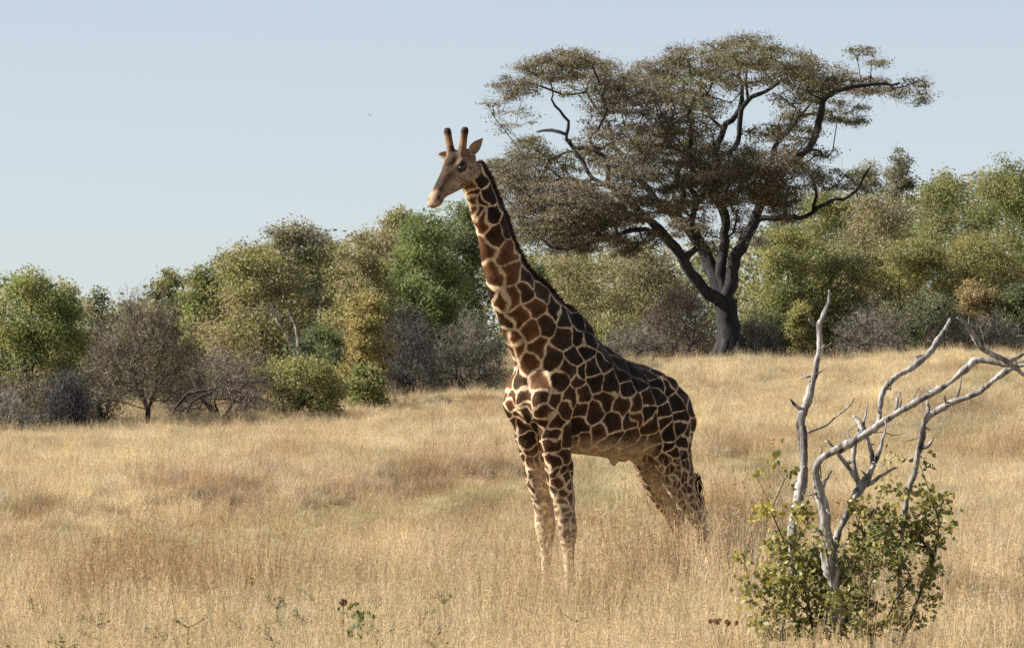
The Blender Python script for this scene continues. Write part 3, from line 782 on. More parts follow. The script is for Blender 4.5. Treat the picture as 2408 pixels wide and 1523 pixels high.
    for p, o_ in zip(cr, on):
        r_ = mid - p
        al_ = r_ @ o_; off = np.linalg.norm(r_ - al_[:, None] * o_, axis=1)
        k = (off < 0.03) & (np.abs(al_) < 0.25)
        base.append(p + o_ * (al_[k].max() if k.any() else 0.0))
    base = np.array(base)
    mn = MB()
    nh = len(base)
    for rep in range(44):
        jit = g2.normal(size=(nh, 3)) * np.array((0.004, 0.017, 0.004))
        ln = 0.060 * (0.75 + 0.5 * g2.random(nh)) * np.interp(np.arange(nh) / nh, [0, .08, .8, 1], [0.55, 1, 1, 0.35])
        dr = unit(on * 1.0 + tn * g2.normal(0.12, 0.22, (nh, 1)) + np.array((0, 1, 0)) * g2.normal(0, 0.22, (nh, 1)))
        b = base + jit - on * 0.012
        sd = unit(np.cross(dr, g2.normal(size=(nh, 3)))) * 0.0045
        t_ = b + dr * ln[:, None]
        V2 = np.stack([b - sd, b + sd, t_ + sd * 0.4, t_ - sd * 0.4], 1).reshape(-1, 3)
        col = np.array((0.060, 0.026, 0.013)) * g2.uniform(0.5, 1.3, (nh, 1))
        mn.add(V2, np.arange(nh * 4).reshape(nh, 4), None, np.repeat(col, 4, 0))
    mn.build('mane', leaf_material('mane_hair', trans=0.15, spec=0.15, rough=0.7, tcol=(1.2, 1, .8)), root)
    # ---- tail and tuft
    tl = MB()
    path = np.array([gp(1600, 925, 0.0), gp(1612, 965, 0.0), gp(1618, 1030, .0), gp(1624, 1090, .0), gp(1638, 1140, .0)])
    pp, rr = resample(path, (.05, .036, .026, .02, .018), 0.05)
    tube(tl, pp, rr, 10, (0.16, 0.085, 0.04))
    tail = tl.build('tail', M_TWIG, root)
    tf = MB()
    for k in range(420):
        p0 = pp[-1] + g2.normal(size=3) * 0.014 + np.array((0, 0, 0.10 * g2.random()))
        ln = 0.36 * g2.uniform(0.5, 1.0)
        d = unit(np.array((-0.10 + g2.normal() * 0.12, g2.normal() * 0.10, -1)))
        q_ = np.array([p0, p0 + d * ln * 0.5 + np.array((-.01, 0, 0)), p0 + d * ln])
        sd = unit(np.cross(d, g2.normal(size=3))) * 0.0045
        V2 = np.concatenate([q_ - sd, q_ + sd])
        tf.add(V2, np.array([(0, 1, 4, 3), (1, 2, 5, 4)]), None, np.array((0.018, 0.013, 0.011)) * g2.uniform(0.6, 1.6))
    tf.build('tuft', M_TWIG, tail)
giraffe()
# ------------------------------------------------------------------ woody plants
def grow(nodes_, parent, rads, targets, bf=0.25):
    """join every target to the growing tree by the cheapest link (length + a share of the way to the root)"""
    P = [np.asarray(p, float) for p in nodes_]; par = list(parent)
    pl = np.zeros(len(P))
    for i in range(len(P)):
        if par[i] >= 0: pl[i] = pl[par[i]] + np.linalg.norm(P[i] - P[par[i]])
    pl = list(pl)
    T = np.asarray(targets, float); m = len(T)
    best = np.full(m, 1e9); bi = np.zeros(m, int)
    for i, p in enumerate(P):
        c = np.linalg.norm(T - p, axis=1) + bf * pl[i]
        k = c < best; best[k] = c[k]; bi[k] = i
    done = np.zeros(m, bool)
    for _ in range(m):
        j = int(np.argmin(np.where(done, 1e9, best)))
        done[j] = True
        pi = int(bi[j]); a = P[pi]; b = T[j]
        L = np.linalg.norm(b - a)
        k = max(1, int(L / 0.55))
        prev = pi
        for s in range(1, k + 1):
            t = s / k
            q = a * (1 - t) + b * t
            if s < k: q = q + rng.normal(size=3) * 0.06 * min(L, 1.5) + np.array((0, 0, 0.06 * L * math.sin(math.pi * t)))
            P.append(q); par.append(prev); pl.append(pl[prev] + np.linalg.norm(q - P[prev])); prev = len(P) - 1
            c = np.linalg.norm(T - q, axis=1) + bf * pl[prev]
            u = (~done) & (c < best); best[u] = c[u]; bi[u] = prev
    return np.array(P), np.array(par)

def branch_mesh(mb, P, par, tip=0.012, power=2.3, fixed=None, sides=5, col=(1, 1, 1), rough=0.1, maxr=None):
    """tubes along the branches of a tree given by parent links; thickness by the pipe rule"""
    n = len(P)
    acc = np.zeros(n); kids = [[] for _ in range(n)]
    for i in range(n):
        if par[i] >= 0: kids[par[i]].append(i)
    order = np.argsort(-np.arange(n))
    for i in order:
        if not kids[i]: acc[i] += tip ** power
        if par[i] >= 0: acc[par[i]] += acc[i]
    r = acc ** (1 / power)
    if maxr is not None: r = np.minimum(r, maxr)
    if fixed is not None:
        for i, f in fixed.items(): r[i] = max(f, 0.5 * r[i]) if f > 0 else r[i]
        for i in range(n):                       # nothing thicker than what carries it
            if par[i] >= 0: r[i] = min(r[i], r[par[i]])
    used = np.zeros(n, bool)
    for i in range(n):
        if par[i] < 0 or used[i]: continue
        chain = [par[i], i]; used[i] = True
        cur = i
        while kids[cur]:
            nx = max(kids[cur], key=lambda k: r[k])
            if used[nx]: break
            used[nx] = True; chain.append(nx); cur = nx
        rr = r[chain].copy(); rr[0] = min(rr[0], rr[1] * 1.25)
        if par[chain[0]] < 0: rr[0] = r[chain[0]]
        pp = P[chain]
        s = sides if rr[0] > 0.03 else 3
        tube(mb, pp, rr, s + (4 if rr[0] > 0.12 else 0), col, rough if s > 3 else 0, rg=rng)
    return r

def crown_points(blobs, per, rg, shell=0.55):
    """points through a set of ellipsoids, more towards their skins"""
    out, who = [], []
    for k, (c, r, dens) in enumerate(blobs):
        n = max(2, int(per * dens))
        d = unit(rg.normal(size=(n, 3)))
        q = rg.random(n) ** (1 / 3) * (1 - shell) + shell * rg.random(n) ** 0.25
        out.append(np.asarray(c) + d * q[:, None] * np.asarray(r)); who.append(np.full(n, k))
    return np.concatenate(out), np.concatenate(who)

LT = 2.3
GREENS = {
    'green':  ((0.078, 0.096, 0.032), (0.125, 0.138, 0.045), (0.045, 0.060, 0.025)),
    'fresh':  ((0.076, 0.102, 0.038), (0.112, 0.136, 0.050), (0.044, 0.066, 0.028)),
    'dark':   ((0.046, 0.060, 0.032), (0.072, 0.088, 0.042), (0.030, 0.042, 0.024)),
    'olive':  ((0.108, 0.108, 0.046), (0.158, 0.150, 0.062), (0.066, 0.068, 0.032)),
    'yellow': ((0.120, 0.118, 0.044), (0.168, 0.156, 0.056), (0.074, 0.076, 0.032)),
    'amber':  ((0.142, 0.116, 0.046), (0.190, 0.152, 0.056), (0.078, 0.068, 0.032)),
    'tan':    ((0.132, 0.114, 0.064), (0.182, 0.158, 0.092), (0.078, 0.068, 0.042)),
    'grey':   ((0.098, 0.092, 0.064), (0.145, 0.136, 0.098), (0.060, 0.056, 0.042)),
    'rust':   ((0.150, 0.108, 0.056), (0.190, 0.140, 0.074), (0.085, 0.062, 0.036)),
}

def muted(c, k=0.13):
    c = np.array(c) * LT
    return c * (1 - k) + c.mean() * k * np.array((1.05, 1.0, 0.9))

def leafy_tree(name, label, cat, u, vtop, hw, y, kind, vbase=None, second=None, dens=1.0, leaf=0.082, group=None, seed=0, lift=0.12, stems=3, spiky=0.5):
    """a bush or small tree: several stems, branches and a crown of leaf clumps.  u, vtop, hw: pixels of centre, top and half width"""
    rg = np.random.default_rng(1000 + seed)
    x = float(at(u, 903, y)[0]); z0 = float(ground(x, y))
    H = float(at(u, vtop, y)[2]) - z0
    W = hw / FPX * y * 1.10
    root = empty(name, (x, y, z0), label, cat, group)
    base = np.array((x, y, z0))
    blobs = []
    nb = max(20, int(18 + 10.0 * W * H / 2.2))
    for k in range(nb):
        t = rg.random()
        zz = lift + (1 - lift) * t * 0.92
        prof = math.sqrt(max(0.05, 1 - ((zz - 0.34) / 0.68) ** 2))
        a = rg.random() * 2 * math.pi; rad = rg.random() ** 0.4 * 0.86
        r = (0.15 + 0.20 * rg.random()) * min(W, 0.6 * H)
        c = base + np.array((math.cos(a) * rad * W * prof, math.sin(a) * rad * W * prof * 0.9, zz * H))
        c[2] = min(c[2], z0 + H - 0.55 * r)
        q_ = rg.uniform(0.75, 1.3, 3)
        blobs.append((c, (r * 1.15 * q_[0], r * 1.15 * q_[1], r * 0.75 * q_[2]), 1.0))
    for k in range(int(4 + 9 * spiky * max(1, W))):                       # sprigs that break the outline
        a = rg.random() * 2 * math.pi; rad = rg.random() * 0.75
        c = base + np.array((math.cos(a) * rad * W, math.sin(a) * rad * W, H * (0.88 - 0.46 * rad ** 2) + 0.12 * H * rg.random()))
        blobs.append((c, (0.07 + 0.05 * W, 0.07 + 0.05 * W, 0.12 + 0.07 * W), 0.22))
    blobs[0] = (base + np.array((0.1 * W * rg.normal(), 0, H - 0.30 * W)), (0.42 * W, 0.42 * W, 0.30 * W), 1.0)
    for zc, rx, rz in ((0.22, .70, .24), (0.42, .72, .30), (0.60, .54, .26)):        # the body of the crown behind the clumps
        blobs.append((base + np.array((0, 0, zc * H)), (rx * W, rx * W, rz * H), 3.2 if H > 2.2 else 1.3))
    tips, who = crown_points(blobs, 12 * (0.65 + 0.35 * min(W * H / 5, 1.6)), rg)
    # stems
    st = [base + np.array((0, 0, -0.1))]; pa = [-1]
    for k in range(stems):
        a = rg.random() * 2 * math.pi
        st.append(base + np.array((math.cos(a) * 0.10, math.sin(a) * 0.10, 0.02))); pa.append(0)
        st.append(base + np.array((math.cos(a) * 0.28 * W, math.sin(a) * 0.28 * W, 0.30 * H))); pa.append(len(st) - 2)
    sub = tips[rg.permutation(len(tips))[:min(len(tips), 150)]]
    P, pr = grow(st, pa, None, sub, 0.3)
    tm = MB(); branch_mesh(tm, P, pr, tip=0.009, col=(1, 1, 1), sides=5, maxr=0.02 + 0.022 * H)
    tm.build('trunk', M_BARK, root, origin=base)
    # leaves in sprigs round the tips
    c0, c1, c2 = [muted(c) for c in GREENS[kind]]
    s0 = [muted(c) for c in GREENS[second]] if second else None
    per = 32
    n = len(tips)
    cen = np.repeat(tips, per, 0) + rg.normal(size=(n * per, 3)) * np.array((0.14, 0.14, 0.10)) * (0.6 + 0.5 * min(W, 2.2))* 0.75
    bm_ = rg.random(len(blobs)); tw = rg.random(n)
    mixv = np.repeat(np.clip(0.5 * bm_[who] + 0.5 * tw, 0, 1), per) + rg.normal(size=n * per) * 0.13
    mixv = np.clip(mixv, 0, 1)[:, None]
    col = np.where(mixv < 0.5, c2 * (1 - 2 * mixv) + c0 * 2 * mixv, c0 * (2 - 2 * mixv) + c1 * (2 * mixv - 1))
    if s0 is not None:
        alt = (bm_ * 7 % 1 < 0.42)[who]
        alt = np.repeat(alt & (tw < 0.85), per)[:, None]
        col2 = np.where(mixv < 0.5, s0[2] * (1 - 2 * mixv) + s0[0] * 2 * mixv, s0[0] * (2 - 2 * mixv) + s0[1] * (2 * mixv - 1))
        col = np.where(alt, col2, col)
    keep = rg.random(len(cen)) < dens
    keep &= cen[:, 2] > z0 + 0.1
    cr = MB(); leaves(cr, cen[keep], leaf, col[keep], rg)
    cr.build('crown', M_LEAF, root, origin=base)
    for ch in root.children: ch.location = (0, 0, 0)
    return root

TWIGS = {'brown': (0.165, 0.136, 0.108), 'grey': (0.185, 0.172, 0.148), 'pink': (0.180, 0.146, 0.13), 'dark': (0.09, 0.082, 0.086), 'pale': (0.26, 0.245, 0.225)}

def twig_bush(name, label, cat, u, vtop, hw, y, kind, dens=1.0, group=None, seed=0, lift=0.15, trunk=False, leaf_kind=None, leaf_n=0.0, tw=0.009):
    """a leafless or nearly leafless bush: branches that end in a haze of fine twigs"""
    rg = np.random.default_rng(3000 + seed)
    x = float(at(u, 903, y)[0]); z0 = float(ground(x, y))
    H = float(at(u, vtop, y)[2]) - z0
    W = hw / FPX * y
    root = empty(name, (x, y, z0), label, cat, group)
    base = np.array((x, y, z0))
    n = int(520 * dens * max(0.5, W * H / 4))
    d = unit(rg.normal(size=(n, 3))); d[:, 2] = np.abs(d[:, 2])
    q = 0.35 + 0.65 * rg.random(n) ** 0.45
    ang = np.arctan2(d[:, 1], d[:, 0])
    lump = 1 + 0.10 * np.sin(3 * ang + seed) + 0.07 * np.sin(7 * ang + 2 * seed)
    tips = base + d * (q * lump)[:, None] * np.array((W, W, H * (1 - lift))) + np.array((0, 0, lift * H))
    st, pa = [base + np.array((0, 0, -.1))], [-1]
    if trunk:
        st.append(base + np.array((0.03, 0, 0.16 * H))); pa.append(0)
        for k in range(7):
            a = k * 0.9 + rg.random() * 0.5
            st.append(base + np.array((math.cos(a) * 0.28 * W, math.sin(a) * 0.25 * W, H * rg.uniform(.30, .42)))); pa.append(1)
    else:
        for k in range(8):
            a = rg.random() * 2 * math.pi
            st.append(base + np.array((math.cos(a) * 0.30 * W, math.sin(a) * 0.30 * W, 0.25 * H))); pa.append(0)
    P, pr = grow(st, pa, None, tips[:min(n, 260)], 0.35)
    tm = MB(); branch_mesh(tm, P, pr, tip=0.010, col=np.array(TWIGS['dark' if trunk else kind]) / 0.09 * 0.9, sides=5, maxr=0.02 + 0.028 * H)
    tm.build('trunk', M_BARK, root, origin=base)
    c = np.array(TWIGS[kind])
    mb = MB()
    per = 14
    m = n * per
    b = np.repeat(tips, per, 0) + rg.normal(size=(m, 3)) * 0.10
    out = unit(b - base - np.array((0, 0, 0.1 * H)))
    dr = unit(out * 0.7 + rg.normal(size=(m, 3)) * 0.75)
    L = 0.30 * rg.uniform(0.4, 1.2, m)[:, None]
    sd = unit(np.cross(dr, rg.normal(size=(m, 3)))) * tw * 0.5 * rg.uniform(0.6, 1.4, m)[:, None]
    mid = b + dr * L * 0.5 + rg.normal(size=(m, 3)) * 0.035
    tip = b + dr * L + rg.normal(size=(m, 3)) * 0.03
    V = np.stack([b - sd, b + sd, mid + sd * 0.8, mid - sd * 0.8, tip + sd * 0.3, tip - sd * 0.3], 1).reshape(-1, 3)
    i = np.arange(m) * 6
    qd = np.concatenate([np.stack([i, i + 1, i + 2, i + 3], 1), np.stack([i + 3, i + 2, i + 4, i + 5], 1)])
    col = c * rg.uniform(0.6, 1.45, (m, 1)) * (1 + rg.normal(size=(m, 3)) * 0.06)
    mb.add(V, qd, None, np.repeat(np.clip(col, 0, 1), 6, 0))
    mb.build('twigs', M_TWIG, root, origin=base)
    if leaf_kind and leaf_n > 0:
        c0, c1, c2 = [np.array(k) for k in GREENS[leaf_kind]]
        k = int(m * leaf_n)
        j = rg.integers(0, m, k)
        cc = c0 + (c1 - c0) * rg.uniform(-0.4, 1, (k, 1))
        cr = MB(); leaves(cr, b[j] + rg.normal(size=(k, 3)) * 0.08, 0.075, np.clip(cc, 0.01, 1), rg)
        cr.build('crown', M_LEAF, root, origin=base)
    for ch in root.children: ch.location = (0, 0, 0)
    return root

# ---- the big flat-topped tree
def big_tree():
    rg = np.random.default_rng(21)
    Y = 155.0
    cv = lambda cx, cy: (1105.9 + cx * .5378, 47.8 + cy * .5378)
    px = Y / FPX * 0.5378                        # metres for one pixel of the tracing
    b = at(*cv(1138, 1475), Y); base = np.array((b[0], Y, float(ground(b[0], Y))))
    root = empty('umbrella_tree', base, 'big flat-topped tree with forked dark trunk and wide brownish layered crown', 'tree')
    nod, par, fix = [base + np.array((0, 0, -0.3))], [-1], {0: 0.62}
    MARK = []
    def limb_(start, pts, dep):
        """pts: tracing x, y, width; dep: depth in metres behind (+) or before (-) the trunk, at the end of the limb"""
        prev = start; n = len(pts); d0 = nod[start][1] - Y
        seg = [nod[start]] + [at(*cv(cx, cy), Y + d0 + (dep - d0) * (i + 1) / n) for i, (cx, cy, w) in enumerate(pts)]
        w0 = min(fix[start], pts[0][2] * px * 0.5)
        pp, rr = resample(seg, [w0] + [w * px * 0.47 for _, _, w in pts], 0.30)
        pp[1:-1] += rg.normal(size=(len(pp) - 2, 3)) * 0.025
        MARK.clear()
        for i in range(1, len(pp)):
            nod.append(pp[i]); par.append(prev); prev = len(nod) - 1; fix[prev] = rr[i]
        # the node nearest to each traced point, so that side limbs can leave from there
        new = np.array(nod[-(len(pp) - 1):]); k0 = len(nod) - len(new)
        MARK.extend(k0 + int(np.argmin(np.linalg.norm(new - q, axis=1))) for q in seg[1:])
        return prev
    limb_(0, ((1140, 1440, 128), (1132, 1380, 116), (1126, 1310, 108), (1118, 1240, 104)), 0)
    t1 = len(nod) - 1
    l1 = limb_(t1, ((1040, 1195, 58), (980, 1125, 52), (915, 1020, 48), (850, 940, 44), (790, 880, 38)), -1.2)
    m1 = list(MARK)
    limb_(m1[-2], ((740, 915, 24), (640, 940, 22), (540, 960, 18), (430, 1000, 14), (350, 990, 10)), -3.0)
    l1b = limb_(l1, ((700, 800, 34), (640, 755, 30), (600, 720, 28)), -2.2)
    limb_(l1b, ((520, 715, 20), (430, 690, 18), (360, 708, 10)), -3.2)
    l1c = limb_(l1b, ((600, 625, 24), (545, 570, 20), (445, 550, 18), (418, 500, 17), (432, 440, 15), (370, 370, 12), (362, 325, 8)), -2.6)
    limb_(MARK[-4], ((360, 480, 16), (290, 488, 8)), -2.0)
    limb_(l1b, ((540, 690, 20), (470, 590, 18), (430, 520, 16)), -1.5)
    l2 = limb_(t1, ((1075, 1150, 70), (1040, 1050, 62), (1000, 970, 56), (940, 890, 50), (890, 850, 44)), 1.2)
    l2b = limb_(l2, ((820, 790, 34), (760, 720, 28), (690, 650, 24), (640, 560, 20), (600, 450, 16), (560, 400, 12)), 2.8)
    limb_(l2, ((930, 780, 30), (900, 690, 26), (930, 600, 22), (960, 500, 20), (975, 430, 20), (930, 360, 14)), 2.4)
    l3 = limb_(t1, ((1095, 1110, 52), (1110, 1000, 46), (1115, 900, 44), (1090, 790, 38), (1075, 690, 34), (1075, 580, 32), (1105, 480, 30), (1160, 420, 26), (1190, 350, 22), (1180, 250, 18), (1170, 185, 12)), 0.6)
    limb_(MARK[-6], ((1160, 560, 26), (1180, 430, 26), (1210, 350, 24), (1270, 318, 20), (1340, 280, 14)), -1.5)
    l4 = limb_(t1, ((1140, 1130, 64), (1155, 1040, 60), (1200, 960, 56), (1245, 875, 50), (1280, 790, 42), (1310, 715, 38)), -0.6)
    m4 = list(MARK)
    limb_(l4, ((1390, 640, 36), (1480, 560, 34), (1530, 450, 34), (1545, 350, 30), (1610, 310, 24), (1750, 282, 18), (1880, 275, 10)), 0.5)
    limb_(m4[-3], ((1340, 862, 26), (1440, 862, 22), (1500, 840, 22), (1560, 800, 20), (1660, 770, 16), (1720, 690, 12), (1752, 640, 8)), -2.4)
    limb_(MARK[2], ((1512, 740, 16), (1490, 680, 12), (1530, 640, 8)), -2.6)
    limb_(m4[-2], ((1300, 700, 26), (1330, 560, 22), (1400, 470, 20), (1460, 400, 16)), 2.4)
    blobs_px = [(380,210,190,62,1.2),(560,235,85,65,.6),(200,290,115,55,.55),(110,385,60,60,.12),(140,470,42,45,.06),(800,235,150,75,1.0),(1000,175,165,75,1.1),(1230,135,150,70,1.1),(1400,190,125,85,.9),(1200,240,250,55,.9),
        (1560,250,120,65,.6),(1670,130,90,35,.16),(1780,195,70,32,.12),(1740,292,160,42,.5),(1925,300,95,60,.42),(1600,400,130,60,.45),(1690,430,85,35,.2),(1545,560,60,40,.15),(700,300,140,75,.75),(610,420,140,95,.45),
        (800,420,170,100,.7),(1000,400,100,85,.5),(1400,335,80,65,.35),(1450,440,120,62,.45),(1290,495,110,38,.3),(850,530,180,65,.9),(700,600,165,70,.8),(1000,575,120,60,.6),(1150,650,200,70,.9),(1310,615,180,60,.7),(1420,560,70,40,.25),
        (250,560,95,60,.5),(150,655,95,60,.5),(300,640,150,80,.7),(470,620,120,60,.35),(200,760,130,95,.9),(400,760,180,80,.9),(350,850,200,85,1.0),(250,930,110,70,.5),(500,900,180,80,.8),(430,985,140,50,.6),(645,990,90,55,.4),(560,820,150,60,.6),(690,870,100,55,.35),
        (900,760,130,55,.3),(1000,700,120,60,.5),(1150,745,165,70,.8),(1310,745,120,65,.7),(1350,825,80,50,.35),(1000,830,90,55,.2),(1190,850,60,50,.15),(1450,690,100,60,.45),(1580,700,120,60,.3),(1680,700,80,60,.2),(1390,880,70,30,.18),
        (480,300,120,60,.3),(450,170,120,40,.5),(900,300,150,60,.6),(1080,300,120,60,.35),(1500,320,90,60,.4),(600,330,90,60,.4),(760,700,120,50,.25),(240,420,70,50,.10)]
    blobs = []
    for cx, cy, rx, ry, dn in blobs_px:
        half = 5.2 * math.sqrt(max(0.03, 1 - ((cx - 1030) / 1050) ** 2))
        cop = 2 if dn > 0.45 else 1
        for k in range(cop):
            d = rg.uniform(-1, 1) * half
            c = at(*cv(cx + rg.normal() * 8, cy + rg.normal() * 5), Y + d)
            blobs.append((c, (rx * px, max(0.7, rx * px * 1.1), ry * px), dn * (1.0 if cop == 1 else 0.62)))
    for cx, cy, rx, ry, dn, d in ((700, 640, 180, 60, .8, -3.2), (880, 600, 190, 60, .9, -3.0), (1060, 660, 180, 65, 1.0, -2.8), (1240, 690, 190, 65, 1.0, -2.6), (1330, 770, 130, 60, .7, -2.2), (1130, 760, 150, 60, .8, -2.4), (960, 760, 150, 55, .6, -2.6),
                                  (820, 700, 140, 55, .5, -2.6), (620, 760, 160, 60, .9, -3.4), (480, 830, 180, 65, 1.0, -3.4), (330, 790, 180, 75, 1.0, -2.4), (640, 860, 140, 50, .7, -3.2), (520, 950, 170, 55, .9, -3.0), (360, 930, 150, 65, .9, -2.6), (760, 820, 120, 45, .6, -2.8), (880, 815, 110, 40, .45, -2.4),
                                  (760, 500, 200, 70, .8, -3.0), (560, 520, 120, 60, .35, -2.0), (950, 480, 150, 60, .5, -2.6), (230, 680, 130, 80, .9, -1.5), (1400, 500, 130, 60, .4, -2.0), (1150, 560, 120, 50, .35, -2.5), (700, 360, 180, 70, .6, -3.0), (900, 380, 160, 60, .5, -2.6), (1500, 280, 140, 50, .5, -1.5), (1320, 640, 170, 50, .7, -3.0), (930, 905, 70, 55, .3, -1.0), (1010, 930, 55, 60, .3, -0.8), (800, 965, 60, 45, .25, -1.6), (1175, 900, 45, 50, .2, 0.8), (1060, 960, 40, 60, .15, 0.5), (700, 1000, 60, 40, .3, -2.4), (1250, 960, 50, 40, .1, -0.6)):
        blobs.append((at(*cv(cx, cy), Y + d + rg.normal() * 0.4), (rx * px, rx * px, ry * px), dn))
    tips, who = crown_points(blobs, 56, rg, 0.35)
    P, pr = grow(nod, par, None, tips[rg.permutation(len(tips))[:2300]], 0.22)
    tm = MB(); branch_mesh(tm, P, pr, tip=0.0125, power=2.35, fixed=fix, sides=6, rough=0.12, maxr=0.5, col=(0.85, 0.85, 0.92))
    # root flare
    for a in (0.2, 1.4, 2.9, 4.1, 5.3):
        d = np.array((math.cos(a), math.sin(a), 0))
        tube(tm, [base + d * 0.25 + np.array((0, 0, 0.9)), base + d * 0.48 + np.array((0, 0, 0.35)), base + d * 0.72 + np.array((0, 0, -0.15))], (0.15, 0.17, 0.09), 8, (0.85, 0.85, 0.92), 0.1, rg=rg)
    tm.build('trunk', M_BARK, root, origin=base).location = (0, 0, 0)
    n = len(tips); per = 62
    spread = np.repeat(rg.uniform(0.6, 1.35, (n, 1)), per, 0)
    cen = np.repeat(tips, per, 0) + rg.normal(size=(n * per, 3)) * np.array((0.19, 0.19, 0.06)) * spread
    hgt = (cen[:, 2] - base[2]) / 10.3
    bm_ = rg.random(len(blobs)); tw = rg.random(n)
    brown = np.array((0.215, 0.178, 0.132)); olive = np.array((0.165, 0.160, 0.082)); grey = np.array((0.19, 0.172, 0.145)); dark = np.array((0.058, 0.070, 0.046))
    k = np.repeat(0.55 * bm_[who] + 0.45 * tw, per)[:, None]
    col = np.where(k < 0.34, grey, np.where(k < 0.66, brown, olive))
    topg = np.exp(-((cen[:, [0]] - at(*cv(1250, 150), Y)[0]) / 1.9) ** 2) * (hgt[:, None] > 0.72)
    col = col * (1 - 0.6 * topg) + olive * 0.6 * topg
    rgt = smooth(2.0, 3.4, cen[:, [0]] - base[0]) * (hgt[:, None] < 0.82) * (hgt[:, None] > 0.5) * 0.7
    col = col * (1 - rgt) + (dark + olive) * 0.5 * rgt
    col = col * rg.uniform(0.65, 1.35, (len(cen), 1))
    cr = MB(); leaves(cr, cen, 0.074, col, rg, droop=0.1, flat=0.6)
    # fine twigs among the leaves
    m = n * 9
    b_ = np.repeat(tips, 9, 0) + rg.normal(size=(m, 3)) * 0.10
    dr = unit(rg.normal(size=(m, 3)) * np.array((1, 1, 0.6))); L = 0.34 * rg.uniform(0.5, 1.2, (m, 1)); sd = unit(np.cross(dr, rg.normal(size=(m, 3)))) * 0.006
    V = np.stack([b_ - sd, b_ + sd, b_ + dr * L + sd * .4, b_ + dr * L - sd * .4], 1).reshape(-1, 3)
    tw_ = MB(); tw_.add(V, np.arange(m * 4).reshape(m, 4), None, np.repeat(np.array((0.10, 0.088, 0.078)) * rg.uniform(.4, 1.6, (m, 1)), 4, 0))
    cr.build('crown', M_LEAF, root, origin=base).location = (0, 0, 0)
    tw_.build('twigs', M_TWIG, root, origin=base).location = (0, 0, 0)
big_tree()
